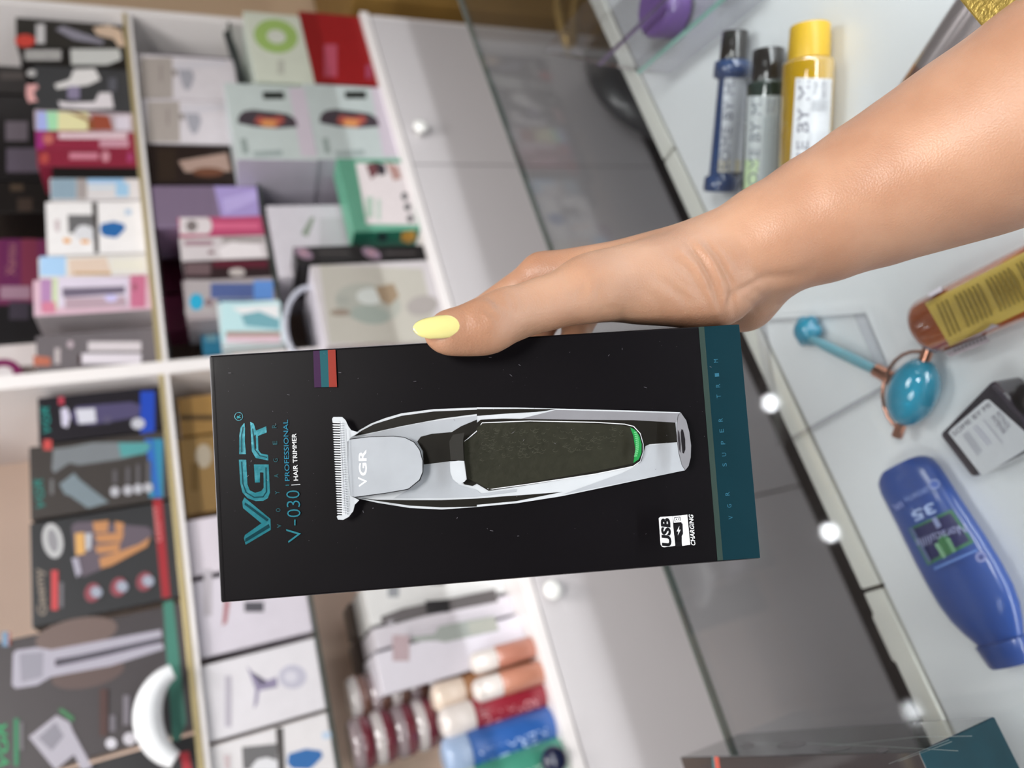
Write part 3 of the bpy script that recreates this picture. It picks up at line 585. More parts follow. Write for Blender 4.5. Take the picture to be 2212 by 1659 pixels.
for row, (cy, yy, nm) in enumerate(((1497, 1.27, 'by the white shaver box'), (1590, 1.235, 'behind the blue tube'))):
    x = onY(832, cy, yy)[0]; zt = onY(748+row*4, cy, yy)[2]; n = 9; hh = (zt-ZL)/n
    for i in range(n):
        z = ZL+i*hh+.0003; k = n-1-i
        lb = 'glossy compact in the stack %s, %s' % (nm, ORD[k] if k < 5 else 'low down, hidden')
        t = thing('compact', lb, 'compact', (x, yy, z), GC); r = .040
        b = MB(); b.lathe((x, yy, z), (x, yy, z+hh*.5), [(0, r*.93), (.25, r), (1, r)], mat(('6a4a40', '6e2c38')[row], .12, coat=1.), 32); b.build('base', t)
        b = MB(); b.lathe((x, yy, z+hh*.5), (x, yy, z+hh*.985), [(0, r), (.45, r), (.75, r*.96), (1, r*.84)], mat(('b9b2b2', '8a7c80')[(row+i) % 2], .08, coat=1.), 32); b.build('lid', t)
b = MB(); kx = onY(1197, 1642, DL-.02); b.ball(kx, (.019, .014, .02), mat('161c38', .3, coat=.4)); b.tube([kx+np.array([0, .006, 0]), (kx[0], DL, kx[2])], .006, mat('161c38', .3)); t = b.build('door_knob'); props(t, 'dark navy knob below the left end of the worktop', 'knob')

# ================================================================== DISPLAY DECK UNDER THE GLASS
def czof(p): v = np.array(p)-CAM; return v[0]*_d[0]*0+(c_(v))
def c_(v): # depth along the lens axis
    return v[0]*_h[2]+v[1]*_n[2]-v[2]*_d[2]
def rpx(half, px, py, z): return half*c_(onZ(px, py, z)-CAM)/FPX
def lying(px0, py0, px1, py1, half, sq=1.):
    r = rpx(half, (px0+px1)/2, (py0+py1)/2, ZD+.02)
    z = ZD+r*sq+.0006; r = rpx(half, (px0+px1)/2, (py0+py1)/2, z); z = ZD+r*sq+.0006
    return onZ(px0, py0, z), onZ(px1, py1, z), r
BT = 'toner bottles lying in a row on the display deck'
# dark blue
p0, p1, r = lying(1589, 67, 1556, 414, 38)
t = thing('toner_bottle', 'dark blue toner bottle with a black cap, farthest of the three lying bottles', 'bottle', ((p0+p1)/2)*np.array([1, 1, 0])+np.array([0, 0, ZD]), BT)
navy = mat('1d3a66', .12, coat=.6); blk = mat('262220', .18, coat=.5)
b = MB(); b.lathe(p0+(p1-p0)*.175, p1, [(0, r*.8), (.01, r*.98), (.12, r), (.14, r*.72), (.16, r*.70), (.87, r*.74), (.885, r*.98), (.98, r), (1, r*.92)], navy, 40); b.build('bottle_body', t)
b = MB(); b.lathe(p0, p0+(p1-p0)*.175, [(0, r*.62), (.04, r*.72), (1, r*.74)], blk, 36); b.build('cap', t)
A = Art(Cyl(p0, p1, r*.755)); A.e = 2e-4; A.quad([(1566, 166), (1612, 166), (1602, 372), (1551, 372)], 'c9ccd2', 20, 12); A.quad([(1553, 345), (1600, 345), (1599, 372), (1551, 372)], 'd2c9ac', 4, 12)
A.text('SOME BY MI', (1574, 368), (1588, 172), 20, '5c6070'); A.build('label', t)
# green black
p0, p1, r = lying(1661, 106, 1640, 470, 42)
t = thing('toner_bottle', 'dark green toner bottle with a black cap, middle of the three lying bottles', 'bottle', ((p0+p1)/2)*np.array([1, 1, 0])+np.array([0, 0, ZD]), BT)
b = MB(); b.lathe(p0+(p1-p0)*.185, p1, [(0, r*.78), (.015, r*.97), (.03, r), (.97, r), (1, r*.9)], mat('1f3029', .1, coat=.8), 40); b.build('bottle_body', t)
b = MB(); b.lathe(p0, p0+(p1-p0)*.185, [(0, r*.66), (.04, r*.77), (1, r*.79)], blk, 36); b.build('cap', t)
A = Art(Cyl(p0, p1, r*1.005)); A.e = 2e-4; A.quad([(1614, 208), (1684, 206), (1676, 460), (1605, 460)], 'c9cfd0', 24, 16); A.quad([(1610, 345), (1640, 345), (1632, 420), (1606, 420)], 'c6dcae', 8, 8)
A.text('SOME BY MI', (1636, 420), (1646, 214), 22, '66707a'); A.text('AHA BHA', (1662, 246), (1664, 212), 8, '8a9096'); A.text('PHA', (1674, 242), (1676, 214), 8, '8a9096')
for i in range(5): A.quad([(1650+i*6, 250), (1652+i*6, 250), (1646+i*6, 400), (1644+i*6, 400)], 'b4bfc2', 10, 1)
A.build('label', t)
# yellow
p0, p1, r = lying(1750, 54, 1733, 440, 53)
t = thing('toner_bottle', 'amber yellow toner bottle with a yellow cap, nearest of the three lying bottles', 'bottle', ((p0+p1)/2)*np.array([1, 1, 0])+np.array([0, 0, ZD]), BT)
b = MB(); b.lathe(p0+(p1-p0)*.19, p1, [(0, r*.72), (.015, r*.96), (.04, r), (.96, r), (1, r*.9)], mat('c49a12', .08, coat=.9, trans=.25), 40); b.build('bottle_body', t)
b = MB(); b.lathe(p0, p0+(p1-p0)*.19, [(0, r*.70), (.05, r*.76), (1, r*.80)], mat('d4aa28', .4), 36); b.build('cap', t)
A = Art(Cyl(p0, p1, r*1.005)); A.e = 2e-4; A.quad([(1719, 168), (1798, 170), (1786, 430), (1702, 430)], 'd3d3d6', 24, 16)
A.text('SOME BY MI', (1744, 425), (1749, 174), 25, '6a6a76'); A.text('YUJA', (1768, 205), (1769, 174), 10, '8c8c90'); A.text('NIACIN', (1785, 212), (1786, 176), 10, '8c8c90')
for i in range(7): A.quad([(1756+i*5, 215), (1757.5+i*5, 215), (1755+i*5, 240), (1753.5+i*5, 240)], 'aeb0b4', 4, 1)
for i in range(8): A.quad([(1752+i*5, 285), (1753.2+i*5, 285), (1750+i*5, 330), (1748.6+i*5, 330)], 'b9babd', 4, 1)
A.build('label', t)

# amber bottle with gold label
p0, p1, r = lying(1996, 712, 2420, 517, 73)
t = thing('lotion_bottle', 'amber bottle with a gold text-covered label and barcode, lying below the forearm', 'bottle', ((p0+p1)/2)*np.array([1, 1, 0])+np.array([0, 0, ZD]))
b = MB(); b.lathe(p0, p1, [(0, r*.55), (.012, r*.8), (.035, r*.95), (.07, r), (.84, r), (.9, r*.8), (.93, r*.5), (1, r*.5)], mat('9c4a18', .1, coat=.9, trans=.15), 48); b.build('bottle_body', t)
A = Art(Cyl(p0, p1, r*1.004)); A.e = 2e-4
A.quad([(1998, 655), (2272, 514), (2310, 626), (2052, 748)], 'c7ab55', 24, 24)
for i in range(23):
    x = 2022+i*9.5; y = 657-i*4.85
    if i in (3, 10, 17): continue
    A.quad([(x, y), (x+4, y-2), (x+34+i*.4, y+68), (x+30+i*.4, y+70)], '8d7838', 1, 14)
A.quad([(2050, 748), (2118, 724), (2142, 700), (2160, 704), (2100, 742), (2056, 758)][:4], 'b5a8ae', 6, 4)
A.quad([(2038, 762), (2130, 724), (2140, 738), (2052, 772)], 'b8abb0', 10, 6)
for i in range(9): A.quad([(2060+i*8, 752-i*3.3), (2063+i*8, 751-i*3.3), (2066+i*8, 760-i*3.3), (2063+i*8, 761-i*3.3)], '5a5058', 1, 3)
A.quad([(2004, 634), (2032, 618), (2036, 628), (2008, 642)], 'd8cdd6', 4, 4)
A.build('label', t)
b = MB(); b.lathe(p1-(p1-p0)*.06, p1+(p1-p0)*.06, [(0, r*.55), (.95, r*.55), (1, r*.5)], mat('d8c070', .3, metal=.5), 32); b.build('cap', t)

# face roller set
STONE = mat('2aa6c8', .06, coat=1., var=.25, scale=30, trans=.35); COP = mat('d99a80', .14, metal=1., var=.05)
t = thing('face_roller', 'blue stone face roller with a pale blue handle and copper fittings on the deck', 'roller', onZ(1820, 770, ZD))
zc = ZD+.012
c0 = onZ(1737, 716, zc); b = MB(); rr_ = rpx(30, 1737, 716, zc)
b.ball(c0+np.array([0, 0, rr_*.8-.012]), (rr_, rr_, rr_*.8), STONE)
for k in range(6): a = k*1.05; b.ball(c0+np.array([math.cos(a)*rr_*.7, math.sin(a)*rr_*.7, rr_*.7-.012]), rr_*.5, STONE, 12, 8)
b.build('small_roller_stone', t)
b = MB(); h0 = onZ(1752, 732, zc); h1 = onZ(1898, 803, zc); rh = rpx(12, 1830, 768, zc)
b.tube([h0, h0*.7+h1*.3, h0*.3+h1*.7, h1], [rh*.8, rh, rh, rh*.85], mat('86c4d2', .08, coat=1., trans=.45, var=.1), 16); b.build('handle', t)
b = MB(); b.tube([onZ(1892, 799, zc), onZ(1926, 818, zc)], rpx(15, 1910, 808, zc), COP, 20); b.build('ferrule', t)
zs = ZD+.016; c1 = onZ(1972, 848, zs); e1 = onZ(2000, 768, zs); e2 = onZ(1945, 922, zs)
ax = e2-e1; L = np.linalg.norm(ax); ax /= L; sdv = np.cross(ax, [0, 0, 1]); R = np.array([sdv, ax, [0, 0, 1]]).T
b = MB(); rs = rpx(51, 1972, 848, zs); b.ball(c1, (rs, L*.46, .0155), STONE, 28, 18, R); b.build('large_roller_stone', t)
b = MB()
for (q, s) in ((e1, 1), (e2, -1)): b.tube([q-ax*s*.008, q+ax*s*.006], .0038, COP, 14)
pts = [e1-ax*.008]; ym = onZ(1906, 812, zs)
for k in range(13):
    a = math.pi*k/12; pts.append(c1-ax*math.cos(a)*L*.53-sdv*0+(ym-c1)*math.sin(a)*.9)
pts.append(e2+ax*.008); b.tube(pts, .0013, COP, 8); b.build('wire_frame', t)

# black square bottle
zt = ZD+.030
top = [(2026, 939), (2098, 1034), (2262, 955), (2141, 820)]
T = [onZ(*p, zt) for p in top]; Bt = [np.array([p[0], p[1], ZD+.0006]) for p in T]
t = thing('serum_bottle', 'square black bottle with a white label lying beside the blue stone roller', 'bottle', sum(T)/4*np.array([1, 1, 0])+np.array([0, 0, ZD]))
b = MB(); b.hexa([T[0], T[1], T[2], T[3], Bt[0], Bt[1], Bt[2], Bt[3]], mat('2c2832', .16, coat=.8), .003); b.build('bottle_body', t)
b = MB(); q0 = (T[2]+T[3])/2; dq = q0-(T[0]+T[1])/2; dq /= np.linalg.norm(dq); q0 = q0*np.array([1, 1, 0])+np.array([0, 0, ZD+.0155])
b.lathe(q0-dq*.004, q0+dq*.03, [(0, .013), (.2, .013), (.22, .0145), (.95, .0145), (1, .013)], mat('151515', .2, coat=.5), 32); b.build('cap', t)
A = Art(ZP(zt)); A.e = 2e-4
A.poly([(2049, 935), (2054, 928), (2128, 864), (2136, 863), (2236, 952), (2230, 962), (2126, 1026), (2118, 1024)], 'd4d6da')
A.text('SOME BY MI', (2062, 943), (2141, 878), 11, '4a4852'); A.text('RETINOL', (2151, 894), (2177, 928), 10, '6a6874'); A.text('INTENSE', (2140, 902), (2167, 938), 10, '6a6874')
for i in range(4): A.line([(2080+i*3, 940-i*3), (2112+i*3, 984-i*3)], 1.2, '9a9aa6')
for i in range(2): A.line([(2102+i*6, 922-i*4), (2135+i*6, 962-i*4)], 1.6, 'a4a2b8')
A.line([(2124, 906), (2166, 958)], 1.4, '9a9aa6'); A.build('label', t)

# blue lotion bottle
p0, p1, r = lying(1946, 1004, 2190, 1436, 91, .40)
t = thing('lotion_bottle', 'blue lotion bottle with a navy and green emblem, lying below the square black bottle', 'bottle', ((p0+p1)/2)*np.array([1, 1, 0])+np.array([0, 0, ZD]))
BL = mat('264b94', .28, coat=.35, var=.05, scale=20)
prof = [(0, .55), (.015, .72), (.04, .84), (.09, .90), (.25, .93), (.45, .99), (.58, 1.0), (.68, .97), (.76, .88), (.83, .74), (.88, .60), (.892, .575), (.893, .56)]
b = MB(); q1 = p0+(p1-p0)*.893
b.lathe(p0, p1, [(a, (r*c, r*min(c, .9)*.40 if a > .02 else r*.3)) for a, c in prof], BL, 48, pw=2.4); b.build('bottle_body', t)
b = MB(); b.lathe(q1, p1, [(0, (r*.60, r*.36)), (.06, (r*.61, r*.36)), (.9, (r*.55, r*.33)), (1, (r*.50, r*.30))], mat('244486', .3, coat=.4), 40, pw=2.4); b.build('cap', t)
# artwork follows the squashed body: traced on the tangent plane then dropped on the surface
ax = (p1-p0)/np.linalg.norm(p1-p0); sdv = np.cross(ax, [0, 0, 1]); Lb = np.linalg.norm(p1-p0)
class Squash:
    def hit(s, px, py):
        q = onZ(px, py, p0[2]+r*.40)
        for _ in range(4):
            a = (q-p0)@ax/Lb; w_ = (q-p0)@sdv; rr2 = np.interp(a, [x for x, _ in prof], [c for _, c in prof])
            u = min(abs(w_/(r*rr2)), .995); hgt = r*min(rr2, .9)*.40*(1-u**2.4)**(1/2.4); q = onZ(px, py, p0[2]+hgt)
        return q
A = Art(Squash()); A.e = 5e-4
A.quad([(1962, 1142), (2056, 1100), (2104, 1172), (2004, 1222)], '3c7a54', 12, 12); A.quad([(1972, 1143), (2053, 1108), (2095, 1168), (2008, 1212)], '1c2258', 12, 12)
A.quad([(2026, 1160), (2044, 1152), (2060, 1188), (2030, 1204)], '3b7a4e', 6, 6); A.quad([(2018, 1176), (2026, 1172), (2044, 1202), (2038, 1207)], '7fae8a', 6, 3); A.quad([(2042, 1164), (2050, 1160), (2066, 1190), (2058, 1194)], '6fa07c', 6, 3)
A.quad([(1964, 1142), (1971, 1139), (2012, 1212), (2006, 1216)], '5a6a94', 8, 2); A.quad([(2012, 1120), (2022, 1116), (2034, 1136), (2024, 1142)], '8a94bc', 4, 2)
A.text('Noraculille', (2083, 1130), (1976, 1166), 20, '9fa4cc', shear=.1); A.text('35', (2014, 1084), (1966, 1106), 24, 'a9bde8', bold=.03); A.text('GROWTH', (2004, 1050), (1952, 1074), 12, '93a6dc'); A.text('IR', (1946, 1082), (1926, 1092), 14, '9aa6de')
A.ell(2018, 1046, 13, 11, '8496cc'); A.ell(2018, 1046, 9, 7, '3a5cae'); A.ell(2119, 1203, 12, 12, '8f95c4'); A.ell(2119, 1203, 7, 7, '5a68aa'); A.ell(2120, 1204, 3, 3, '28306a')
A.quad([(2016, 1226), (2110, 1186), (2112, 1190), (2019, 1232)], '6486c8', 10, 1); A.build('label', t)

# crystal-clear package with a purple disc, far right of the deck
CP = clear_mat('clear_acrylic', 'f8f8fa', 1.6, .03)
t = thing('clear_package', 'clear plastic package with a purple disc inside, top right of the display deck', 'package', onZ(1500, 40, ZD))
zt = ZD+.045; foot = [(1372, 146), (1452, 162), (1668, -14), (1600, -60), (1352, -60)]
Fp = [onZ(*p, ZD+.001) for p in foot[:4]]; q0 = Fp[0]; e_a = Fp[1]-Fp[0]; e_b = onZ(1668, -10, ZD+.001)-Fp[1]
P = [q0, q0+e_a, q0+e_a+e_b, q0+e_b]; wdt = 3.2
P[0] = q0+e_a-e_a*wdt; P[3] = P[0]+e_b
b = MB(); b.hexa([p+np.array([0, 0, .04]) for p in P]+[p.copy() for p in P], CP, .002); b.build('clear_shell', t)
b = MB(); cpu = onZ(1432, 18, ZD+.018); b.lathe(cpu+np.array([0, 0, -.014]), cpu+np.array([0, 0, .012]), [(0, .026), (.9, .027), (1, .024)], mat('7a5a9c', .3, coat=.4), 36); b.build('purple_disc', t)
b = MB(); e = P[1]-P[0]; b.tube([P[1]+np.array([0, 0, .0405]), P[2]+np.array([0, 0, .0405])], .0022, mat('a4d8cc', .15, metal=.4, coat=1., var=.25, scale=25), 8); b.tube([P[0]*.35+P[1]*.65+np.array([0, 0, .0405]), P[3]*.35+P[2]*.65+np.array([0, 0, .0405])], .002, mat('a088c0', .1, metal=.8, coat=1.), 8); b.build('rainbow_edge_strip', t)

# low clear tray behind the roller
t = thing('clear_tray', 'low clear acrylic tray around the small end of the face roller', 'tray', onZ(1780, 760, ZD))
P = [onZ(*p, ZD+.0008) for p in ((1650, 690), (1870, 676), (1935, 830), (1700, 960))]
b = MB()
for i in range(4):
    a_, c_2 = P[i], P[(i+1) % 4]; b.hexa([a_, c_2, c_2+[0, 0, .012], a_+[0, 0, .012], *[q+(sum(P)/4-q)*.025 for q in (a_, c_2, c_2+[0, 0, .012], a_+[0, 0, .012])]], CP)
b.build('tray_rim', t)

# silver tube and gold box near the forearm
p0, p1, r = lying(1985, 196, 2134, -22, 44)
t = thing('cosmetic_tube', 'satin silver tube with a rose band, lying above the forearm', 'tube', ((p0+p1)/2)*np.array([1, 1, 0])+np.array([0, 0, ZD]))
sv = mat('a59a9a', .25, metal=.6, var=.05); b = MB(); b.lathe(p0+(p1-p0)*.22, p1, [(0, r), (1, r)], sv, 40); b.build('tube_body', t)
b = MB(); b.lathe(p0-(p1-p0)*.25, p0+(p1-p0)*.22, [(0, r*.9), (.05, r), (1, r)], mat('a5837a', .22, metal=.7, var=.05), 40); b.build('rose_band', t)
zt = ZG+.045
T = [onZ(*p, zt) for p in ((2066, -6), (2122, 62), (2420, -150), (2300, -330))]; Bt = [np.array([p[0], p[1], ZG+.0006]) for p in T]
b = MB(); b.hexa(T+Bt, mat('8f7b3c', .36, metal=.6, var=.4, scale=420, bump=.5), .001); t = b.build('gift_box'); props(t, 'gold glitter box on the counter glass, at the upper right beyond the forearm', 'box')

# ================================================================== HELD BOX AND THE BOX ON THE COUNTER GLASS
def cam3(x, y, z): return CAM+c2w(np.array([x, y, z]))
HB = {k: cam3(*v) for k, v in dict(A=(.0105, -.1113, .2610), B=(-.0788, -.1049, .2558), C=(-.0661, .0943, .2692), E=(.0232, .0879, .2745)).items()}
hu = HB['A']-HB['B']; hu /= np.linalg.norm(hu); hv = HB['B']-HB['C']; hv /= np.linalg.norm(hv); hn = np.cross(hu, hv); HN = hn/np.linalg.norm(hn)
if HN@(CAM-HB['A']) < 0: HN = -HN
HD = .040
BLKP = mat('0b090c', .4, coat=.04, var=.5, scale=14, coatr=.06, spec=.10, name='black_laminated_card')
t = thing('trimmer_box', 'black hair trimmer box with a teal band, held up by the hand', 'box', (HB['C']+HB['E'])/2-HN*HD/2)
b = MB(); F4 = [HB['C'], HB['E'], HB['A'], HB['B']]
b.hexa(F4+[p-HN*HD for p in F4], BLKP, .0007, faces=[BLKP, BLKP, mat('0b3c50', .3, coat=.4), BLKP, BLKP, BLKP]); b.build('carton', t)
HP = Plane(HB['A'], HN)
A = Art(HP); A.e = 2.5e-5; A.coat = .03; A.coatr = .1; A.rough = .4; A.spec = .12
a = lambda x, y: (430+x/2.86, 730+y/2.86)
c = lambda x, y: (1030+x/3.511, 800+y/3.511)
def pa(*q): return [a(*p) for p in q]
def pc(*q): return [c(*p) for p in q]
A.poly([(1521, 705.5), (1596.6, 701), (1642, 1205), (1562, 1210)], '05262f'); A.poly([(1509, 706.5), (1521, 705.5), (1562, 1210), (1550, 1211)], '2c3a36')
# teal logo
TEAL = mat('146672', .25, metal=.35, var=.30, scale=160, bump=.2, name='teal_foil'); TD = mat('0b3c46', .2, metal=.5, var=.2, scale=120)
A.poly(pa((288, 1278), (277, 1238), (283, 1218), (385, 1145), (272, 1052), (267, 1012), (280, 985), (441, 1118), (443, 1186)), TEAL)
A.poly(pa((246, 752), (291, 752), (299, 905), (314, 942), (346, 957), (384, 946), (399, 925), (398, 832), (377, 830), (375, 893), (345, 893), (339, 782), (430, 782), (438, 955), (425, 990), (395, 1007), (350, 1008), (300, 990), (268, 955), (255, 900)), TEAL)
A.poly(pa((248, 718), (249, 600), (257, 552), (280, 524), (284, 560), (283, 640), (290, 718)), TEAL)
A.poly(pa((316, 518), (338, 530), (351, 572), (415, 546), (418, 584), (364, 606), (366, 690), (382, 714), (426, 722), (428, 757), (350, 742), (326, 700)), TEAL)
A.poly(pa((336, 605), (350, 598), (353, 690), (341, 668)), '141416')
for q in ([(284, 1262), (286, 1240), (430, 1150), (436, 1172)], [(280, 1030), (284, 1016), (428, 1122), (420, 1134)]): A.poly(pa(*q), TD)
A.line(pa((262, 765), (270, 900), (290, 955), (340, 985), (395, 982), (416, 950), (412, 800)), 2.2, TD); A.line(pa((262, 705), (262, 600), (272, 550)), 2.2, TD); A.line(pa((330, 560), (345, 690), (375, 728), (420, 738)), 2., TD)
A.line(pa(*[(245+25*math.cos(k*.4488), 485+25*math.sin(k*.4488)) for k in range(14)]), 1.1, TEAL, closed=True); A.text('R', a(257, 494), a(255, 476), 8, '2b97a2')
for ch, x, y in (('V', 509, 1172), ('O', 503, 1074), ('Y', 497, 966), ('A', 491, 862), ('G', 487, 766), ('E', 483, 658), ('R', 478, 556)): A.text(ch, a(x, y), a(x-1, y-22), 9.5, '1c4a52')
A.text('V', a(637, 1252), a(622, 1166), 30, '1f6470', bold=-.01); A.rect(*a(588, 1122), *a(596, 1158), '1f6470'); A.text('030', a(628, 1105), a(620, 940), 29, '1d6474', bold=-.012)
A.line(pa((535, 910), (556, 909)), 1.4, '1f6a78'); A.line(pa((570, 909), (625, 905)), 1.4, 'b9bcc0')
A.text('PROFESSIONAL', a(560, 882), a(549, 505), 10.5, '1b6c86'); A.text('HAIR TRIMMER', a(612, 880), a(600, 590), 9.5, 'dfe1e4')
for q, hx in (([(705, 80), (748, 78), (756, 305), (712, 306)], '2f1236'), ([(745, 78), (795, 75), (803, 304), (756, 305)], '104850'), ([(795, 75), (842, 72), (852, 303), (803, 304)], '7c2a20')): A.poly(pa(*q), hx)
# trimmer picture
SIL = mat('989ca2', .4, var=.10, scale=90, coat=.04, coatr=.12, spec=.2); SIL2 = mat('b0b4b9', .4, var=.08, scale=90, coat=.04, coatr=.12, spec=.2); SIL3 = mat('76767b', .4, var=.1, scale=90, coat=.04, coatr=.12, spec=.2)
DK = mat('15130f', .4, coat=.04, coatr=.12, spec=.2); DG = mat('26261e', .42, coat=.03, spec=.15, var=.25, scale=300, bump=.3, coatr=.14)
body = pa((930, 618), (990, 570), (1060, 530), (1150, 495), (1250, 466), (1450, 440), (1716, 430))+pc((0, 280), (300, 282), (600, 290), (1200, 306), (1545, 318), (1588, 380), (1612, 470), (1625, 570), (1622, 660), (1606, 725), (1580, 758), (1400, 795), (1000, 880), (640, 955), (300, 1008), (0, 1036))+pa((1500, 1060), (1300, 1050), (1100, 1018), (985, 992), (930, 972))
A.poly(body, SIL2)
A.poly(pa((955, 608), (1005, 572), (1080, 533), (1250, 481), (1450, 454), (1716, 443))+pc((0, 294), (300, 292), (604, 294), (520, 308), (450, 316), (200, 330), (0, 346))+pa((1716, 470), (1500, 498), (1250, 545), (1100, 578)), DK)
A.poly(pa((962, 984), (1100, 1007), (1300, 1036), (1500, 1047), (1716, 1042))+pc((0, 1020), (300, 992), (652, 922), (400, 942), (200, 956), (0, 972))+pa((1500, 1002), (1300, 1002), (1100, 1000)), DK)
A.poly(pa((1716, 480), (1400, 520), (1200, 560), (1000, 605), (1200, 604), (1300, 622))+pa((1345, 660), (1400, 640), (1500, 600), (1600, 560), (1716, 530)), SIL)
A.poly(pc((600, 300), (1535, 325), (1512, 395), (1190, 382), (800, 384), (300, 376)), SIL3)
A.poly(pc((1270, 575), (1512, 548), (1545, 700), (1578, 756), (1000, 872), (640, 945), (1100, 780), (1230, 715), (1262, 640)), SIL)
A.poly(pa((1388, 790), (1550, 765), (1560, 850), (1600, 905), (1716, 940))+pc((30, 935), (300, 900), (300, 920), (0, 960))+pa((1500, 990), (1200, 992), (1290, 940), (1360, 890)), SIL)
# black centre
A.poly(pa((1348, 640), (1370, 610), (1440, 592), (1560, 582), (1620, 545), (1716, 505))+pc((0, 398), (30, 374), (200, 366), (700, 374), (1190, 378), (1506, 396), (1518, 545), (1310, 560), (1278, 575), (1266, 620), (1248, 690), (1190, 730), (900, 788), (400, 868), (90, 914), (0, 860))+pa((1690, 915), (1640, 905), (1625, 890), (1655, 875), (1640, 760), (1550, 762), (1470, 772), (1390, 782), (1385, 700)), DK)
A.line(pa((1640, 640), (1716, 575))+pc((40, 398), (400, 384), (900, 394), (1120, 408), (1190, 425), (1240, 480), (1262, 560), (1262, 620), (1240, 690), (1185, 728), (900, 786), (400, 862), (120, 900), (80, 896)), 1.8, 'c9cbd0')
A.poly(pa((1638, 640), (1716, 590))+pc((0, 436), (45, 402), (400, 394), (800, 402), (1100, 418), (1165, 432), (1185, 500), (1200, 600), (1188, 705), (900, 765), (400, 850), (95, 902), (0, 852))+pa((1660, 870), (1640, 760)), DG)
rnd = random.Random(2)
for _ in range(150):
    x = 20+rnd.random()**1.2*1080; y = 430+rnd.random()*260*(1-x/2600); s_ = 9+rnd.random()*7
    A.line([c(x+s_*math.cos(k*math.pi/3+.3)*1.3, y+s_*math.sin(k*math.pi/3+.3)*.8) for k in range(rnd.choice((3, 4, 5)))], .5, '45463c')
A.poly(pc((1163, 431), (1200, 452), (1232, 495), (1250, 560), (1248, 630), (1228, 675), (1188, 702), (1202, 600), (1188, 500)), '1f7a3c')
for k in range(13): A.line([c(1192+math.sin(k/12*3.1)*14, 470+k*15), c(1216+math.sin(k/12*3.1)*14, 468+k*15)], 1.5, '7fc890')
A.poly(pa((1550, 768), (1600, 758), (1636, 760), (1652, 872), (1640, 888), (1622, 898), (1590, 892), (1568, 872), (1553, 830)), SIL2); A.poly(pa((1545, 640), (1570, 598), (1640, 585), (1630, 640), (1636, 755), (1555, 756)), '2b2a28')
# head plate
A.poly(pa((918, 624), (1050, 609), (1200, 605), (1270, 612), (1330, 642), (1366, 690), (1386, 760), (1386, 830), (1366, 880), (1300, 932), (1290, 938), (1150, 962), (960, 988), (932, 980), (918, 800)), '16161a')
A.poly(pa((922, 629), (1050, 613), (1200, 609), (1268, 616), (1326, 645), (1361, 692), (1380, 760), (1380, 828), (1360, 876), (1298, 927), (1286, 933), (1150, 957), (960, 982), (935, 976), (920, 800)), SIL)
A.text('V', a(1040, 915), a(1034, 855), 18, 'e4e6ea'); A.text('GR', a(1038, 850), a(1033, 690), 17, 'e4e6ea', bold=.02)
# blade
A.poly(pa((822, 500), (830, 488), (884, 488), (905, 508), (922, 545), (940, 570), (988, 584), (940, 612), (918, 640), (920, 800), (935, 975), (990, 1002), (962, 1030), (952, 1070), (925, 1105), (890, 1124), (858, 1122), (850, 1104), (858, 1096), (884, 1096), (870, 518), (824, 518)), SIL2)
for k in range(38):
    y = 518+k*15.2; x0 = 822+k*.78; A.poly([a(x0, y+3), a(x0+8, y), a(x0+62, y+1), a(x0+62, y+9), a(x0+8, y+7)], 'c9ccd2')
for k in range(38):
    y = 522+k*15; x0 = 868+k*.55; A.line([a(x0, y+5), a(x0+28, y+5)], .8, '5a5c64')
A.line(pa((872, 515), (904, 1090)), .8, '4a4c54'); A.line(pa((908, 560), (932, 1040)), 1.2, '8f9298')
# end cap and port
A.poly(pc((1545, 318), (1588, 380), (1612, 470), (1625, 570), (1622, 660), (1606, 725), (1580, 758), (1556, 720), (1532, 630), (1516, 520), (1516, 410), (1526, 345)), SIL3)
A.line(pc((1545, 318), (1526, 345), (1516, 410), (1516, 520), (1532, 630), (1556, 720), (1580, 758)), 1., '2a282a')
A.poly(pc((1552, 446), (1564, 452), (1580, 520), (1582, 600), (1570, 632), (1560, 625), (1550, 540), (1546, 470)), '19171a'); A.poly(pc((1526, 450), (1536, 470), (1546, 560), (1545, 628), (1534, 600), (1524, 520)), '2d2a2e')
# usb mark
A.poly(pc((1380, 1122), (1392, 1112), (1485, 1106), (1488, 1160), (1495, 1230), (1505, 1330), (1420, 1342), (1406, 1338), (1394, 1322)), 'e4e6ea')
A.poly(pc((1552, 1100), (1596, 1094), (1618, 1322), (1556, 1332)), 'e4e6ea'); A.poly(pc((1488, 1106), (1550, 1101), (1553, 1150), (1494, 1156)), 'e4e6ea')
A.poly(pc((1496, 1114), (1544, 1109), (1546, 1142), (1500, 1147)), '121114'); A.poly(pc((1502, 1119), (1538, 1115), (1540, 1140), (1505, 1143)), 'e4e6ea')
A.rect(*c(1510, 1124), *c(1517, 1135), '121114'); A.rect(*c(1526, 1122), *c(1533, 1133), '121114')
A.poly(pc((1488, 1168), (1560, 1160), (1564, 1240), (1552, 1262), (1554, 1288), (1518, 1292), (1514, 1266), (1496, 1248)), '121114'); A.poly(pc((1536, 1180), (1516, 1222), (1530, 1220), (1524, 1252), (1546, 1208), (1532, 1210)), 'e4e6ea')
A.poly(pc((1508, 1300), (1552, 1296), (1558, 1332), (1510, 1338)), '121114')
A.text('USB', c(1478, 1334), c(1466, 1118), 21, '101013', bold=.05, shear=.12); A.text('CHARGING', c(1658, 1326), c(1640, 1090), 9.5, 'e4e6ea', bold=.01, shear=.25)
for ch, x, y in (('V', 1942, 1128), ('G', 1932, 1040), ('R', 1918, 948), ('S', 1896, 728), ('U', 1892, 650), ('P', 1884, 560), ('E', 1874, 470), ('R', 1866, 388), ('T', 1852, 208), ('R', 1846, 128), ('I', 1838, 46), ('M', 1830, -60)): A.text(ch, c(x, y), c(x-2, y-26), 9, '2a5a6e')
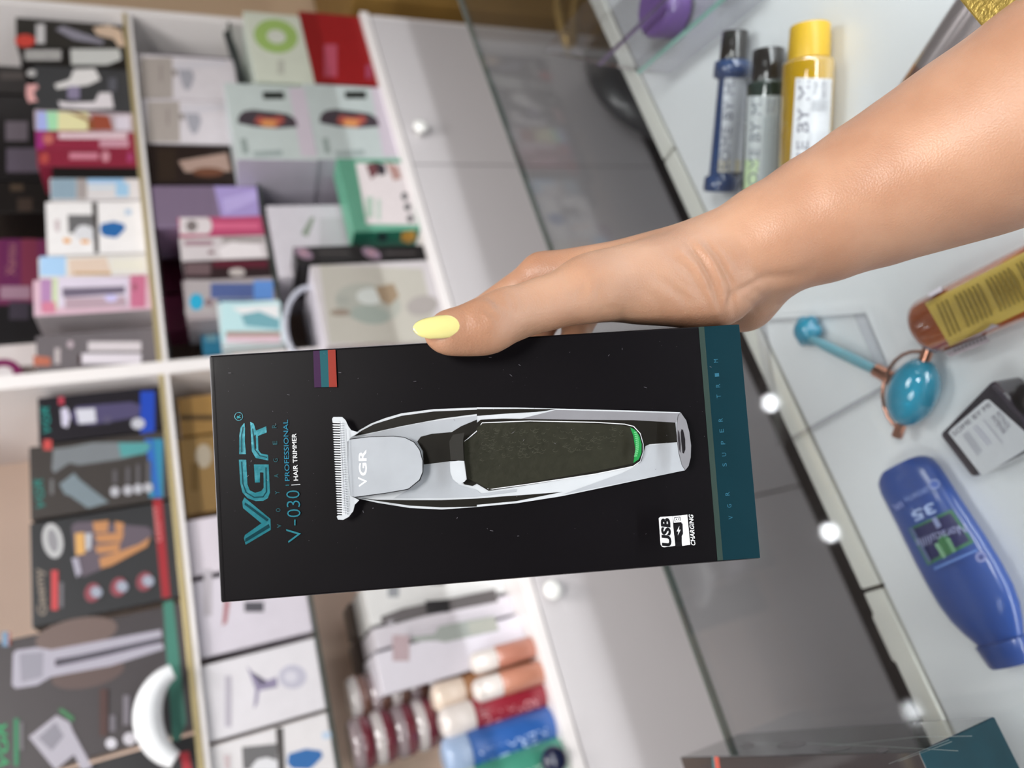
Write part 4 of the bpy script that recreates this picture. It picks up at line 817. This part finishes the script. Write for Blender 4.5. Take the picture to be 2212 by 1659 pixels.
rs_ = random.Random(9)
for _ in range(110):
    x = 480+rs_.random()*1080; y = 770+rs_.random()*430-(x-480)*.05; q = rs_.random()*6.28; l_ = .6+rs_.random()**4*7
    A.k = 60; A.line([(x, y), (x+math.cos(q)*l_, y+math.sin(q)*l_)], .7, '6a6870')
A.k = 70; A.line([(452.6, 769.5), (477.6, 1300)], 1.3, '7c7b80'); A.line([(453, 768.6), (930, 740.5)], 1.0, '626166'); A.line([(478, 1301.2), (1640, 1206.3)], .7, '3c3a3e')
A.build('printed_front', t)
b = MB(); q = HB['A']-HN*.004; b.hexa([q, q+hv*.0012-hu*.022, q+hv*.0022-hu*.010-HN*.003, q-HN*.010+hv*.0004, *[p-HN*.0004 for p in (q, q+hv*.0012-hu*.022, q+hv*.0022-hu*.010-HN*.003, q-HN*.010+hv*.0004)]], clear_mat('shrink_film', 'e0e2e6', 3., .08)); b.build('folded_wrap_corner', t)

# box lying on the counter glass
x1 = -.082; x0 = x1-.105; ya = .303; yb = .528; zt = ZG+.057
TEALC = mat('06303a', .35, coat=.05, spec=.2, var=.3, scale=60, coatr=.04)
t = thing('clipper_box', 'black clipper box with a teal end, lying on the counter glass', 'box', ((x0+x1)/2, (ya+yb)/2, ZG))
SH = mat('17211f', .10, coat=1., var=.3, scale=18, coatr=.03)
b = MB(); b.box((x0, ya, ZG+.0004), (x1, yb, zt), mat('1c1a1e', .25, coat=.8), .0008, {'front': TEALC, 'right': SH}); b.build('carton', t)
A = Art(ZP(zt)); A.e = 6e-5; A.coat = .6
A.poly([(1538, 1634), (1542, 1634), (1548, 1690), (1543, 1690)], '1d6a72'); A.poly([(1542, 1634), (1552, 1635), (1559, 1690), (1549, 1690)], 'b2493a'); A.build('printed_top', t)
A = Art(Plane((x1, 0, 0), (1, 0, 0))); A.e = 8e-5; A.coat = .8; A.coatr = .03
for q in ([(1795, 1612), (1980, 1592), (2100, 1590)], [(1600, 1606), (1760, 1606), (1900, 1612), (2070, 1622)], [(1920, 1650), (2050, 1598)], [(1940, 1645), (2056, 1602)]): A.line(q, .9, '9aa8a6')
for (x, y, rx) in ((1615, 1610, 16), (1710, 1609, 32), (1805, 1617, 34), (1905, 1620, 14)): A.ell(x, y, rx, 6, '4f4c50', -6)
A.build('scuff_marks', t)

# bag and folded bag in the aisle
t = thing('handbag', 'dark bag with a gold chain standing in the aisle, seen through the glass', 'bag', (1.20, .98, 0))
P = onY(1235, 165, 1.0); b = MB(); b.ball((P[0], 1.0, .20), (.19, .07, .20), mat('26272a', .4, coat=.3, var=.2, scale=12)); b.ball((P[0]+.05, .965, .12), (.14, .06, .12), mat('4a494f', .45, var=.2, scale=12)); b.build('bag_body', t)
b = MB(); pts = [onY(x, y, .93) for (x, y) in ((1205, -40), (1206, 20), (1214, 60), (1228, 105), (1236, 96), (1240, 40), (1246, -10))]; b.tube(pts, .011, mat('c9a868', .3, metal=.6, var=.2), 8); b.build('shoulder_strap', t)
P = onY(1425, 470, .98); t = thing('plastic_bag', 'blue-grey folded bag lying in the aisle behind the wrist', 'bag', (P[0], .98, 0))
b = MB(); b.ball((P[0], .98, .11), (.17, .09, .11), mat('4a5878', .5, var=.25, scale=14, bump=.4)); b.ball((P[0]+.1, .95, .06), (.09, .07, .06), mat('242c66', .4, var=.2, scale=14)); b.build('bag_body', t)

# ================================================================== HAND AND FOREARM (one continuous skin surface)
def S3(px, py, cz): r = np.array([(1659-py)-829.5, px-1106, FPX])*(cz/FPX); return r      # camera-space point
class Field:
    def __init__(s): s.items = []
    def cone(s, a, b, ra, rb, k=.010, kz=1.):          # tapered capsule; kz stretches it along the lens axis
        s.items.append(('c', S3(*a), S3(*b), ra, rb, k, kz))
    def ell(s, c, r, k=.010, ang=0.):                  # ellipsoid radii along picture-x, picture-y, depth
        s.items.append(('e', S3(*c), r, math.radians(ang), k))
    def cut(s, a, b, ra, k=.002): s.items.append(('x', S3(*a), S3(*b), ra, ra, k, 1.))
    def ev(s, P):
        D = None
        for it in s.items:
            if it[0] in 'cx':
                _, a, b, ra, rb, k, kz = it; sc = np.array([1, 1, 1/kz], np.float32)
                A = (a*sc).astype(np.float32); B = (b*sc).astype(np.float32); Q = P*sc; ab = B-A; t = np.clip(((Q-A)@ab)/float(ab@ab), 0, 1)
                d = np.sqrt(((Q-A-t[..., None]*ab)**2).sum(-1))-(ra+(rb-ra)*t)
            else:
                _, c, r, an, k = it; Q = P-c.astype(np.float32); ix = Q[..., 1]; iy = -Q[..., 0]
                u = ix*math.cos(an)+iy*math.sin(an); v = -ix*math.sin(an)+iy*math.cos(an); q = np.sqrt((u/r[0])**2+(v/r[1])**2+(Q[..., 2]/r[2])**2)
                d = (q-1)*min(r)
            d = d.astype(np.float32)
            if D is None: D = d; continue
            if it[0] == 'x':
                h = np.clip(.5-.5*(D+d)/k, 0, 1); D = D*(1-h)-d*h+k*h*(1-h)
            else:
                h = np.clip(.5+.5*(d-D)/k, 0, 1); D = d*(1-h)+D*h-k*h*(1-h)
        return D
def surface_nets(f, lo, hi, st):
    n = np.ceil((np.array(hi)-lo)/st).astype(int)+1
    ax = [np.arange(n[i], dtype=np.float32)*st+lo[i] for i in range(3)]
    D = np.empty(n, np.float32)
    for i in range(0, n[0], 16):
        g = np.stack(np.meshgrid(ax[0][i:i+16], ax[1], ax[2], indexing='ij'), -1); D[i:i+16] = f(g)
    ins = D < 0; c = np.zeros(n-1, int)
    for dx in (0, 1):
        for dy in (0, 1):
            for dz in (0, 1): c += ins[dx:n[0]-1+dx, dy:n[1]-1+dy, dz:n[2]-1+dz]
    act = (c > 0) & (c < 8); idx = -np.ones(n-1, int); cells = np.argwhere(act); idx[act] = np.arange(len(cells))
    acc = np.zeros((len(cells), 3)); cnt = np.zeros(len(cells)); X, Y, Z = cells.T
    cor = [(a, b, e) for a in (0, 1) for b in (0, 1) for e in (0, 1)]
    for i, p in enumerate(cor):
        for q in cor[i+1:]:
            if sum(abs(p[k]-q[k]) for k in range(3)) != 1: continue
            d0 = D[X+p[0], Y+p[1], Z+p[2]]; d1 = D[X+q[0], Y+q[1], Z+q[2]]; m = (d0 < 0) != (d1 < 0)
            t = np.where(m, d0/np.where(m, d0-d1, 1), 0)[:, None]
            acc += np.where(m[:, None], np.array(p)+t*(np.array(q)-np.array(p)), 0); cnt += m
    V = (cells+acc/cnt[:, None])*st+lo; F = []
    for a in range(3):
        b_, e = (a+1) % 3, (a+2) % 3; sl0 = [slice(None)]*3; sl1 = [slice(None)]*3; sl0[a] = slice(0, -1); sl1[a] = slice(1, None)
        s0, s1 = ins[tuple(sl0)], ins[tuple(sl1)]; ed = np.argwhere(s0 != s1); ed = ed[(ed[:, b_] > 0) & (ed[:, e] > 0) & (ed[:, b_] < n[b_]-1) & (ed[:, e] < n[e]-1)]
        o = lambda db, de: idx[tuple((ed+np.array([(-db if k == b_ else 0)+(-de if k == e else 0) for k in range(3)])).T)]
        q = np.stack([o(1, 1), o(0, 1), o(0, 0), o(1, 0)], 1); fl = s0[tuple(ed.T)]; q[~fl] = q[~fl][:, ::-1]; F.append(q)
    return V, np.concatenate(F)
Hf = Field()
# forearm: half widths measured in the photograph, slightly deeper than wide
st = [(1590, 552, .300, 106), (1663, 520, .3005, 119), (1775, 470, .299, 137), (1890, 416, .296, 157), (2005, 362, .291, 178), (2120, 307, .284, 201), (2304, 217, .268, 237), (2470, 138, .25, 268)]
for p, q in zip(st[:-1], st[1:]): Hf.cone(p[:3], q[:3], p[3]*p[2]/FPX*.985, q[3]*q[2]/FPX*.985, .006, 1.18)
# palm plate: metacarpals fan out in depth behind the thumb
for i, (m, w_, r0, r1) in enumerate((((1172, 594, .3125), (1570, 552, .296), .0098, .0130), ((1200, 600, .331), (1580, 560, .306), .0098, .0140), ((1240, 612, .347), (1590, 570, .317), .0094, .0140), ((1300, 628, .361), (1600, 585, .327), .0088, .0135))):
    Hf.cone(m, w_, r0, r1, .012)
Hf.ell((1490, 585, .302), (.026, .0155, .017), .012, -8)
# thenar mass and thumb
Hf.ell((1400, 622, .286), (.034, .0148, .013), .010, 4)
Hf.ell((1500, 650, .292), (.019, .0105, .012), .008, 12)
Hf.cone((1500, 580, .290), (1270, 622, .276), .0150, .0118, .008)
Hf.cone((1290, 622, .277), (1092, 682, .2625), .0118, .0096, .006)
Hf.cone((1092, 682, .2625), (1050, 700, .2580), .0096, .0094, .004)
Hf.cone((1050, 702, .2578), (975, 714, .2545), .0092, .0076, .004)
Hf.ell((1010, 722, .2560), (.0150, .0072, .0062), .005, -4)
# heel of the palm beyond the corner of the box
Hf.ell((1612, 662, .318), (.0125, .0098, .017), .008, -25)
Hf.cone((1612, 655, .320), (1640, 590, .312), .009, .013, .010)
# fingers: proximal along the side of the box, then wrapping behind it
FG = [((1172, 594, .3125), (1030, 690, .3365), (1000, 770, .3345), (1004, 832, .3315), .0092, .0086, .0078, .0070),
      ((1200, 600, .331), (1090, 700, .3500), (1060, 800, .3360), (1062, 876, .3320), .0094, .0088, .0080, .0071),
      ((1240, 612, .347), (1165, 700, .3590), (1140, 800, .3385), (1140, 872, .3330), .0090, .0085, .0077, .0069),
      ((1300, 628, .361), (1250, 700, .3640), (1225, 780, .3430), (1222, 840, .3350), .0082, .0075, .0068, .0061)]
for a_, b_, c_1, d_1, r0, r1, r2, r3 in FG:
    Hf.cone(a_, b_, r0, r1, .004); Hf.cone(b_, c_1, r1, r2, .0025); Hf.cone(c_1, d_1, r2, r3, .0025)
lo = np.array([-.19, -.045, .225]); 
allp = [S3(*s_[:3]) for s_ in st]
V, Fq = surface_nets(Hf.ev, np.array([-.03, -.045, .165]), np.array([.215, .262, .395]), .00112)
# relax, then press creases into the skin
def relax(V, E0, E1, it, lam=.5):
    n = np.bincount(E0, minlength=len(V))+np.bincount(E1, minlength=len(V))
    for _ in range(it):
        A_ = np.stack([np.bincount(E0, V[E1, k], len(V))+np.bincount(E1, V[E0, k], len(V)) for k in range(3)], 1)/n[:, None]; V = V+lam*(A_-V)
    return V
E_ = np.concatenate([Fq[:, [0, 1]], Fq[:, [1, 2]], Fq[:, [2, 3]], Fq[:, [3, 0]]]); E_ = np.unique(np.sort(E_, 1), axis=0)
V = relax(V, E_[:, 0], E_[:, 1], 6)
fn = np.cross(V[Fq[:, 2]]-V[Fq[:, 0]], V[Fq[:, 3]]-V[Fq[:, 1]]); N_ = np.stack([sum(np.bincount(Fq[:, j], fn[:, k], len(V)) for j in range(4)) for k in range(3)], 1); N_ /= np.linalg.norm(N_, axis=1)[:, None]+1e-12
if ((V-V.mean(0))*N_).sum() < 0: N_ = -N_; Fq = Fq[:, ::-1]
PX = V[:, 1]/V[:, 2]*FPX+1106; PY = 1659-(V[:, 0]/V[:, 2]*FPX+829.5)
front = N_[:, 2] < .15
def crease(pts, wd, dep, taper=True):
    global V
    pts = np.array(pts, float); best = np.full(len(V), 1e9); tt = np.zeros(len(V)); n = len(pts)-1
    for i in range(n):
        a_, b_ = pts[i], pts[i+1]; ab = b_-a_; t = np.clip(((PX-a_[0])*ab[0]+(PY-a_[1])*ab[1])/(ab@ab), 0, 1)
        d = np.hypot(PX-a_[0]-t*ab[0], PY-a_[1]-t*ab[1]); m = d < best; best[m] = d[m]; tt[m] = (i+t[m])/n
    amp = dep*np.exp(-(best/wd)**2)*(np.sin(np.clip(tt, 0.02, .98)*math.pi)**.6 if taper else 1)*front
    V = V-N_*amp[:, None]
mm = .001
for pts, wd, dep in [([(1485, 520), (1515, 560), (1540, 610), (1556, 680)], 7, 1.3*mm), ([(1440, 548), (1490, 590), (1530, 650), (1545, 700)], 9, .8*mm), ([(1520, 515), (1555, 560), (1580, 612), (1588, 690)], 7, 1.1*mm),
                     ([(1400, 590), (1450, 615), (1500, 655), (1530, 705)], 10, .55*mm), ([(1380, 620), (1420, 650), (1440, 700)], 9, .35*mm), ([(1330, 640), (1345, 670), (1350, 705)], 8, .25*mm), ([(1290, 625), (1300, 655), (1300, 695)], 7, .25*mm),
                     ([(1560, 700), (1580, 640), (1620, 615), (1660, 600)], 7, .8*mm), ([(1590, 560), (1640, 600), (1700, 600), (1760, 585)], 14, .9*mm),
                     ([(1046, 642), (1062, 645), (1074, 656), (1078, 672)], 5, .8*mm), ([(1058, 634), (1080, 646), (1092, 676)], 5, .45*mm), ([(1040, 655), (1048, 668), (1064, 680), (1076, 692)], 5, .6*mm), ([(1098, 628), (1108, 652), (1110, 684)], 5, .35*mm), ([(1116, 622), (1126, 648), (1126, 680)], 5, .25*mm),
  ([(1032, 664), (1036, 682), (1050, 700)], 5, .35*mm), ([(1268, 612), (1256, 628), (1240, 650)], 5, .4*mm), ([(1300, 608), (1290, 640), (1282, 676)], 6, .3*mm), ([(1350, 610), (1356, 650), (1348, 690)], 6, .25*mm), ([(1300, 660), (1330, 668), (1345, 700)], 6, .3*mm),
  ([(1420, 605), (1470, 640), (1500, 690)], 7, .45*mm), ([(1450, 590), (1500, 628), (1525, 668)], 6, .5*mm), ([(1470, 560), (1510, 600), (1538, 640)], 6, .5*mm), ([(1545, 520), (1585, 565), (1605, 600)], 6, .5*mm), ([(1580, 505), (1620, 550), (1640, 590)], 8, .35*mm), ([(1600, 640), (1625, 655), (1640, 680)], 6, .35*mm), ([(1610, 620), (1640, 632), (1655, 645)], 6, .35*mm),
                     ([(1012, 712), (1040, 722), (1080, 722)], 4, .22*mm), ([(1004, 676), (1010, 690), (1008, 715)], 4, .35*mm), ([(1240, 590), (1262, 610), (1266, 640)], 5, .25*mm)]:
    crease(pts, wd, dep)
for pts, wd, dep in [([(1462, 535), (1505, 580), (1535, 640), (1550, 695)], 7, -.7*mm), ([(1505, 520), (1535, 560), (1562, 620), (1572, 690)], 7, -.6*mm), ([(1230, 600), (1330, 590), (1420, 585)], 26, -.8*mm)]: crease(pts, wd, dep)
V = relax(V, E_[:, 0], E_[:, 1], 1, .4)
Wv = CAM+np.stack([V@_h, V@_n, -(V@_d)], 1)

SKIN = bpy.data.materials.new('skin'); SKIN.use_nodes = True; nt = SKIN.node_tree; bs = nt.nodes['Principled BSDF']
tc = nt.nodes.new('ShaderNodeTexCoord')
def noise(scale, det=3):
    n = nt.nodes.new('ShaderNodeTexNoise'); n.inputs['Scale'].default_value = scale; n.inputs['Detail'].default_value = det; nt.links.new(tc.outputs['Object'], n.inputs['Vector']); return n
n1 = noise(22, 4); rp = nt.nodes.new('ShaderNodeValToRGB'); rp.color_ramp.elements[0].position = .3; rp.color_ramp.elements[1].position = .72
rp.color_ramp.elements[0].color = (*lin('966c54'), 1); rp.color_ramp.elements[1].color = (*lin('b18a71'), 1)
nt.links.new(n1.outputs['Fac'], rp.inputs[0]); nt.links.new(rp.outputs[0], bs.inputs['Base Color'])
bs.inputs['Roughness'].default_value = .42; bs.inputs['Specular IOR Level'].default_value = .42
bs.inputs['Subsurface Weight'].default_value = .2; bs.inputs['Subsurface Radius'].default_value = (1., .32, .16); bs.inputs['Subsurface Scale'].default_value = .0035
vo = nt.nodes.new('ShaderNodeTexVoronoi'); vo.inputs['Scale'].default_value = 1300; nt.links.new(tc.outputs['Object'], vo.inputs['Vector'])
n2 = noise(380, 4); ad = nt.nodes.new('ShaderNodeMath'); ad.operation = 'ADD'; nt.links.new(vo.outputs['Distance'], ad.inputs[0]); nt.links.new(n2.outputs['Fac'], ad.inputs[1])
bp = nt.nodes.new('ShaderNodeBump'); bp.inputs['Strength'].default_value = .18; bp.inputs['Distance'].default_value = .0006; nt.links.new(ad.outputs[0], bp.inputs['Height']); nt.links.new(bp.outputs[0], bs.inputs['Normal'])
t = thing('person', 'right forearm and hand with a pale yellow thumbnail, gripping the black trimmer box', 'person', CAM+c2w(S3(2300, 190, .30)))
b = MB(); b.v = Wv.tolist(); b.f = Fq.tolist(); b.mats = [SKIN]; b.m = [0]*len(Fq); b.sm = [True]*len(Fq); b.build('arm_and_hand', t)

# thumbnail: a curved plate with its own thickness
NAIL = mat('d2c884', .12, coat=1., var=.03, scale=120, coatr=.03, name='yellow_nail_polish')
def nail(ctr, ax_, up_, L, W, R, name, th=.0006, side=24):
    """almond nail: axis ax_ (towards the tip), up_ outward normal"""
    ax_ = ax_/np.linalg.norm(ax_); up_ = up_-ax_*(up_@ax_); up_ /= np.linalg.norm(up_); sd_ = np.cross(up_, ax_); vs = []; fs = []; nu = 28; nv = side
    for lay in (0, 1):
        for i in range(nu+1):
            u = i/nu; wdt = (W/2)*np.interp(u, [0, .04, .12, .45, .72, .86, .95, 1], [.60, .84, .96, 1, .90, .72, .48, .16])
            for j in range(nv+1):
                s_ = (j/nv*2-1)*wdt; R2 = R; z = math.sqrt(max(R2*R2-s_*s_, 0))-R2-(u-.45)**2*L*.20-lay*th
                if lay == 0: z += -th*.8*(abs(j/nv*2-1)**8)
                vs.append(ctr+ax_*(u-.5)*L+sd_*s_+up_*z)
    n1_ = (nu+1)*(nv+1); id_ = lambda l, i, j: l*n1_+i*(nv+1)+j
    for i in range(nu):
        for j in range(nv): fs.append((id_(0, i, j), id_(0, i+1, j), id_(0, i+1, j+1), id_(0, i, j+1))); fs.append((id_(1, i, j+1), id_(1, i+1, j+1), id_(1, i+1, j), id_(1, i, j)))
        fs.append((id_(0, i, 0), id_(1, i, 0), id_(1, i+1, 0), id_(0, i+1, 0))); fs.append((id_(0, i+1, nv), id_(1, i+1, nv), id_(1, i, nv), id_(0, i, nv)))
    for j in range(nv): fs.append((id_(0, 0, j+1), id_(1, 0, j+1), id_(1, 0, j), id_(0, 0, j))); fs.append((id_(0, nu, j), id_(1, nu, j), id_(1, nu, j+1), id_(0, nu, j+1)))
    m_ = MB(); m_.add(vs, fs, NAIL, True); m_.build(name, t)
c0 = S3(948, 699, .2458); tipd = S3(893, 706, .2450)-S3(1002, 691, .2485)
nail(CAM+c2w(c0), c2w(tipd), c2w(np.array([.34, -.10, -1.])), .0178, .0090, .0056, 'thumbnail')
for a_, b_, c_1, d_1, r0, r1, r2, r3 in FG:
    p, q = S3(*c_1), S3(*d_1); ax_ = (q-p)/np.linalg.norm(q-p); up_ = np.array([0, 0, 1.]); up_ -= ax_*(up_@ax_)
    nail(CAM+c2w(q+ax_*r3*.6+up_*r3*1.02), c2w(ax_), c2w(up_), .014, .0088, .0066, 'fingernail')
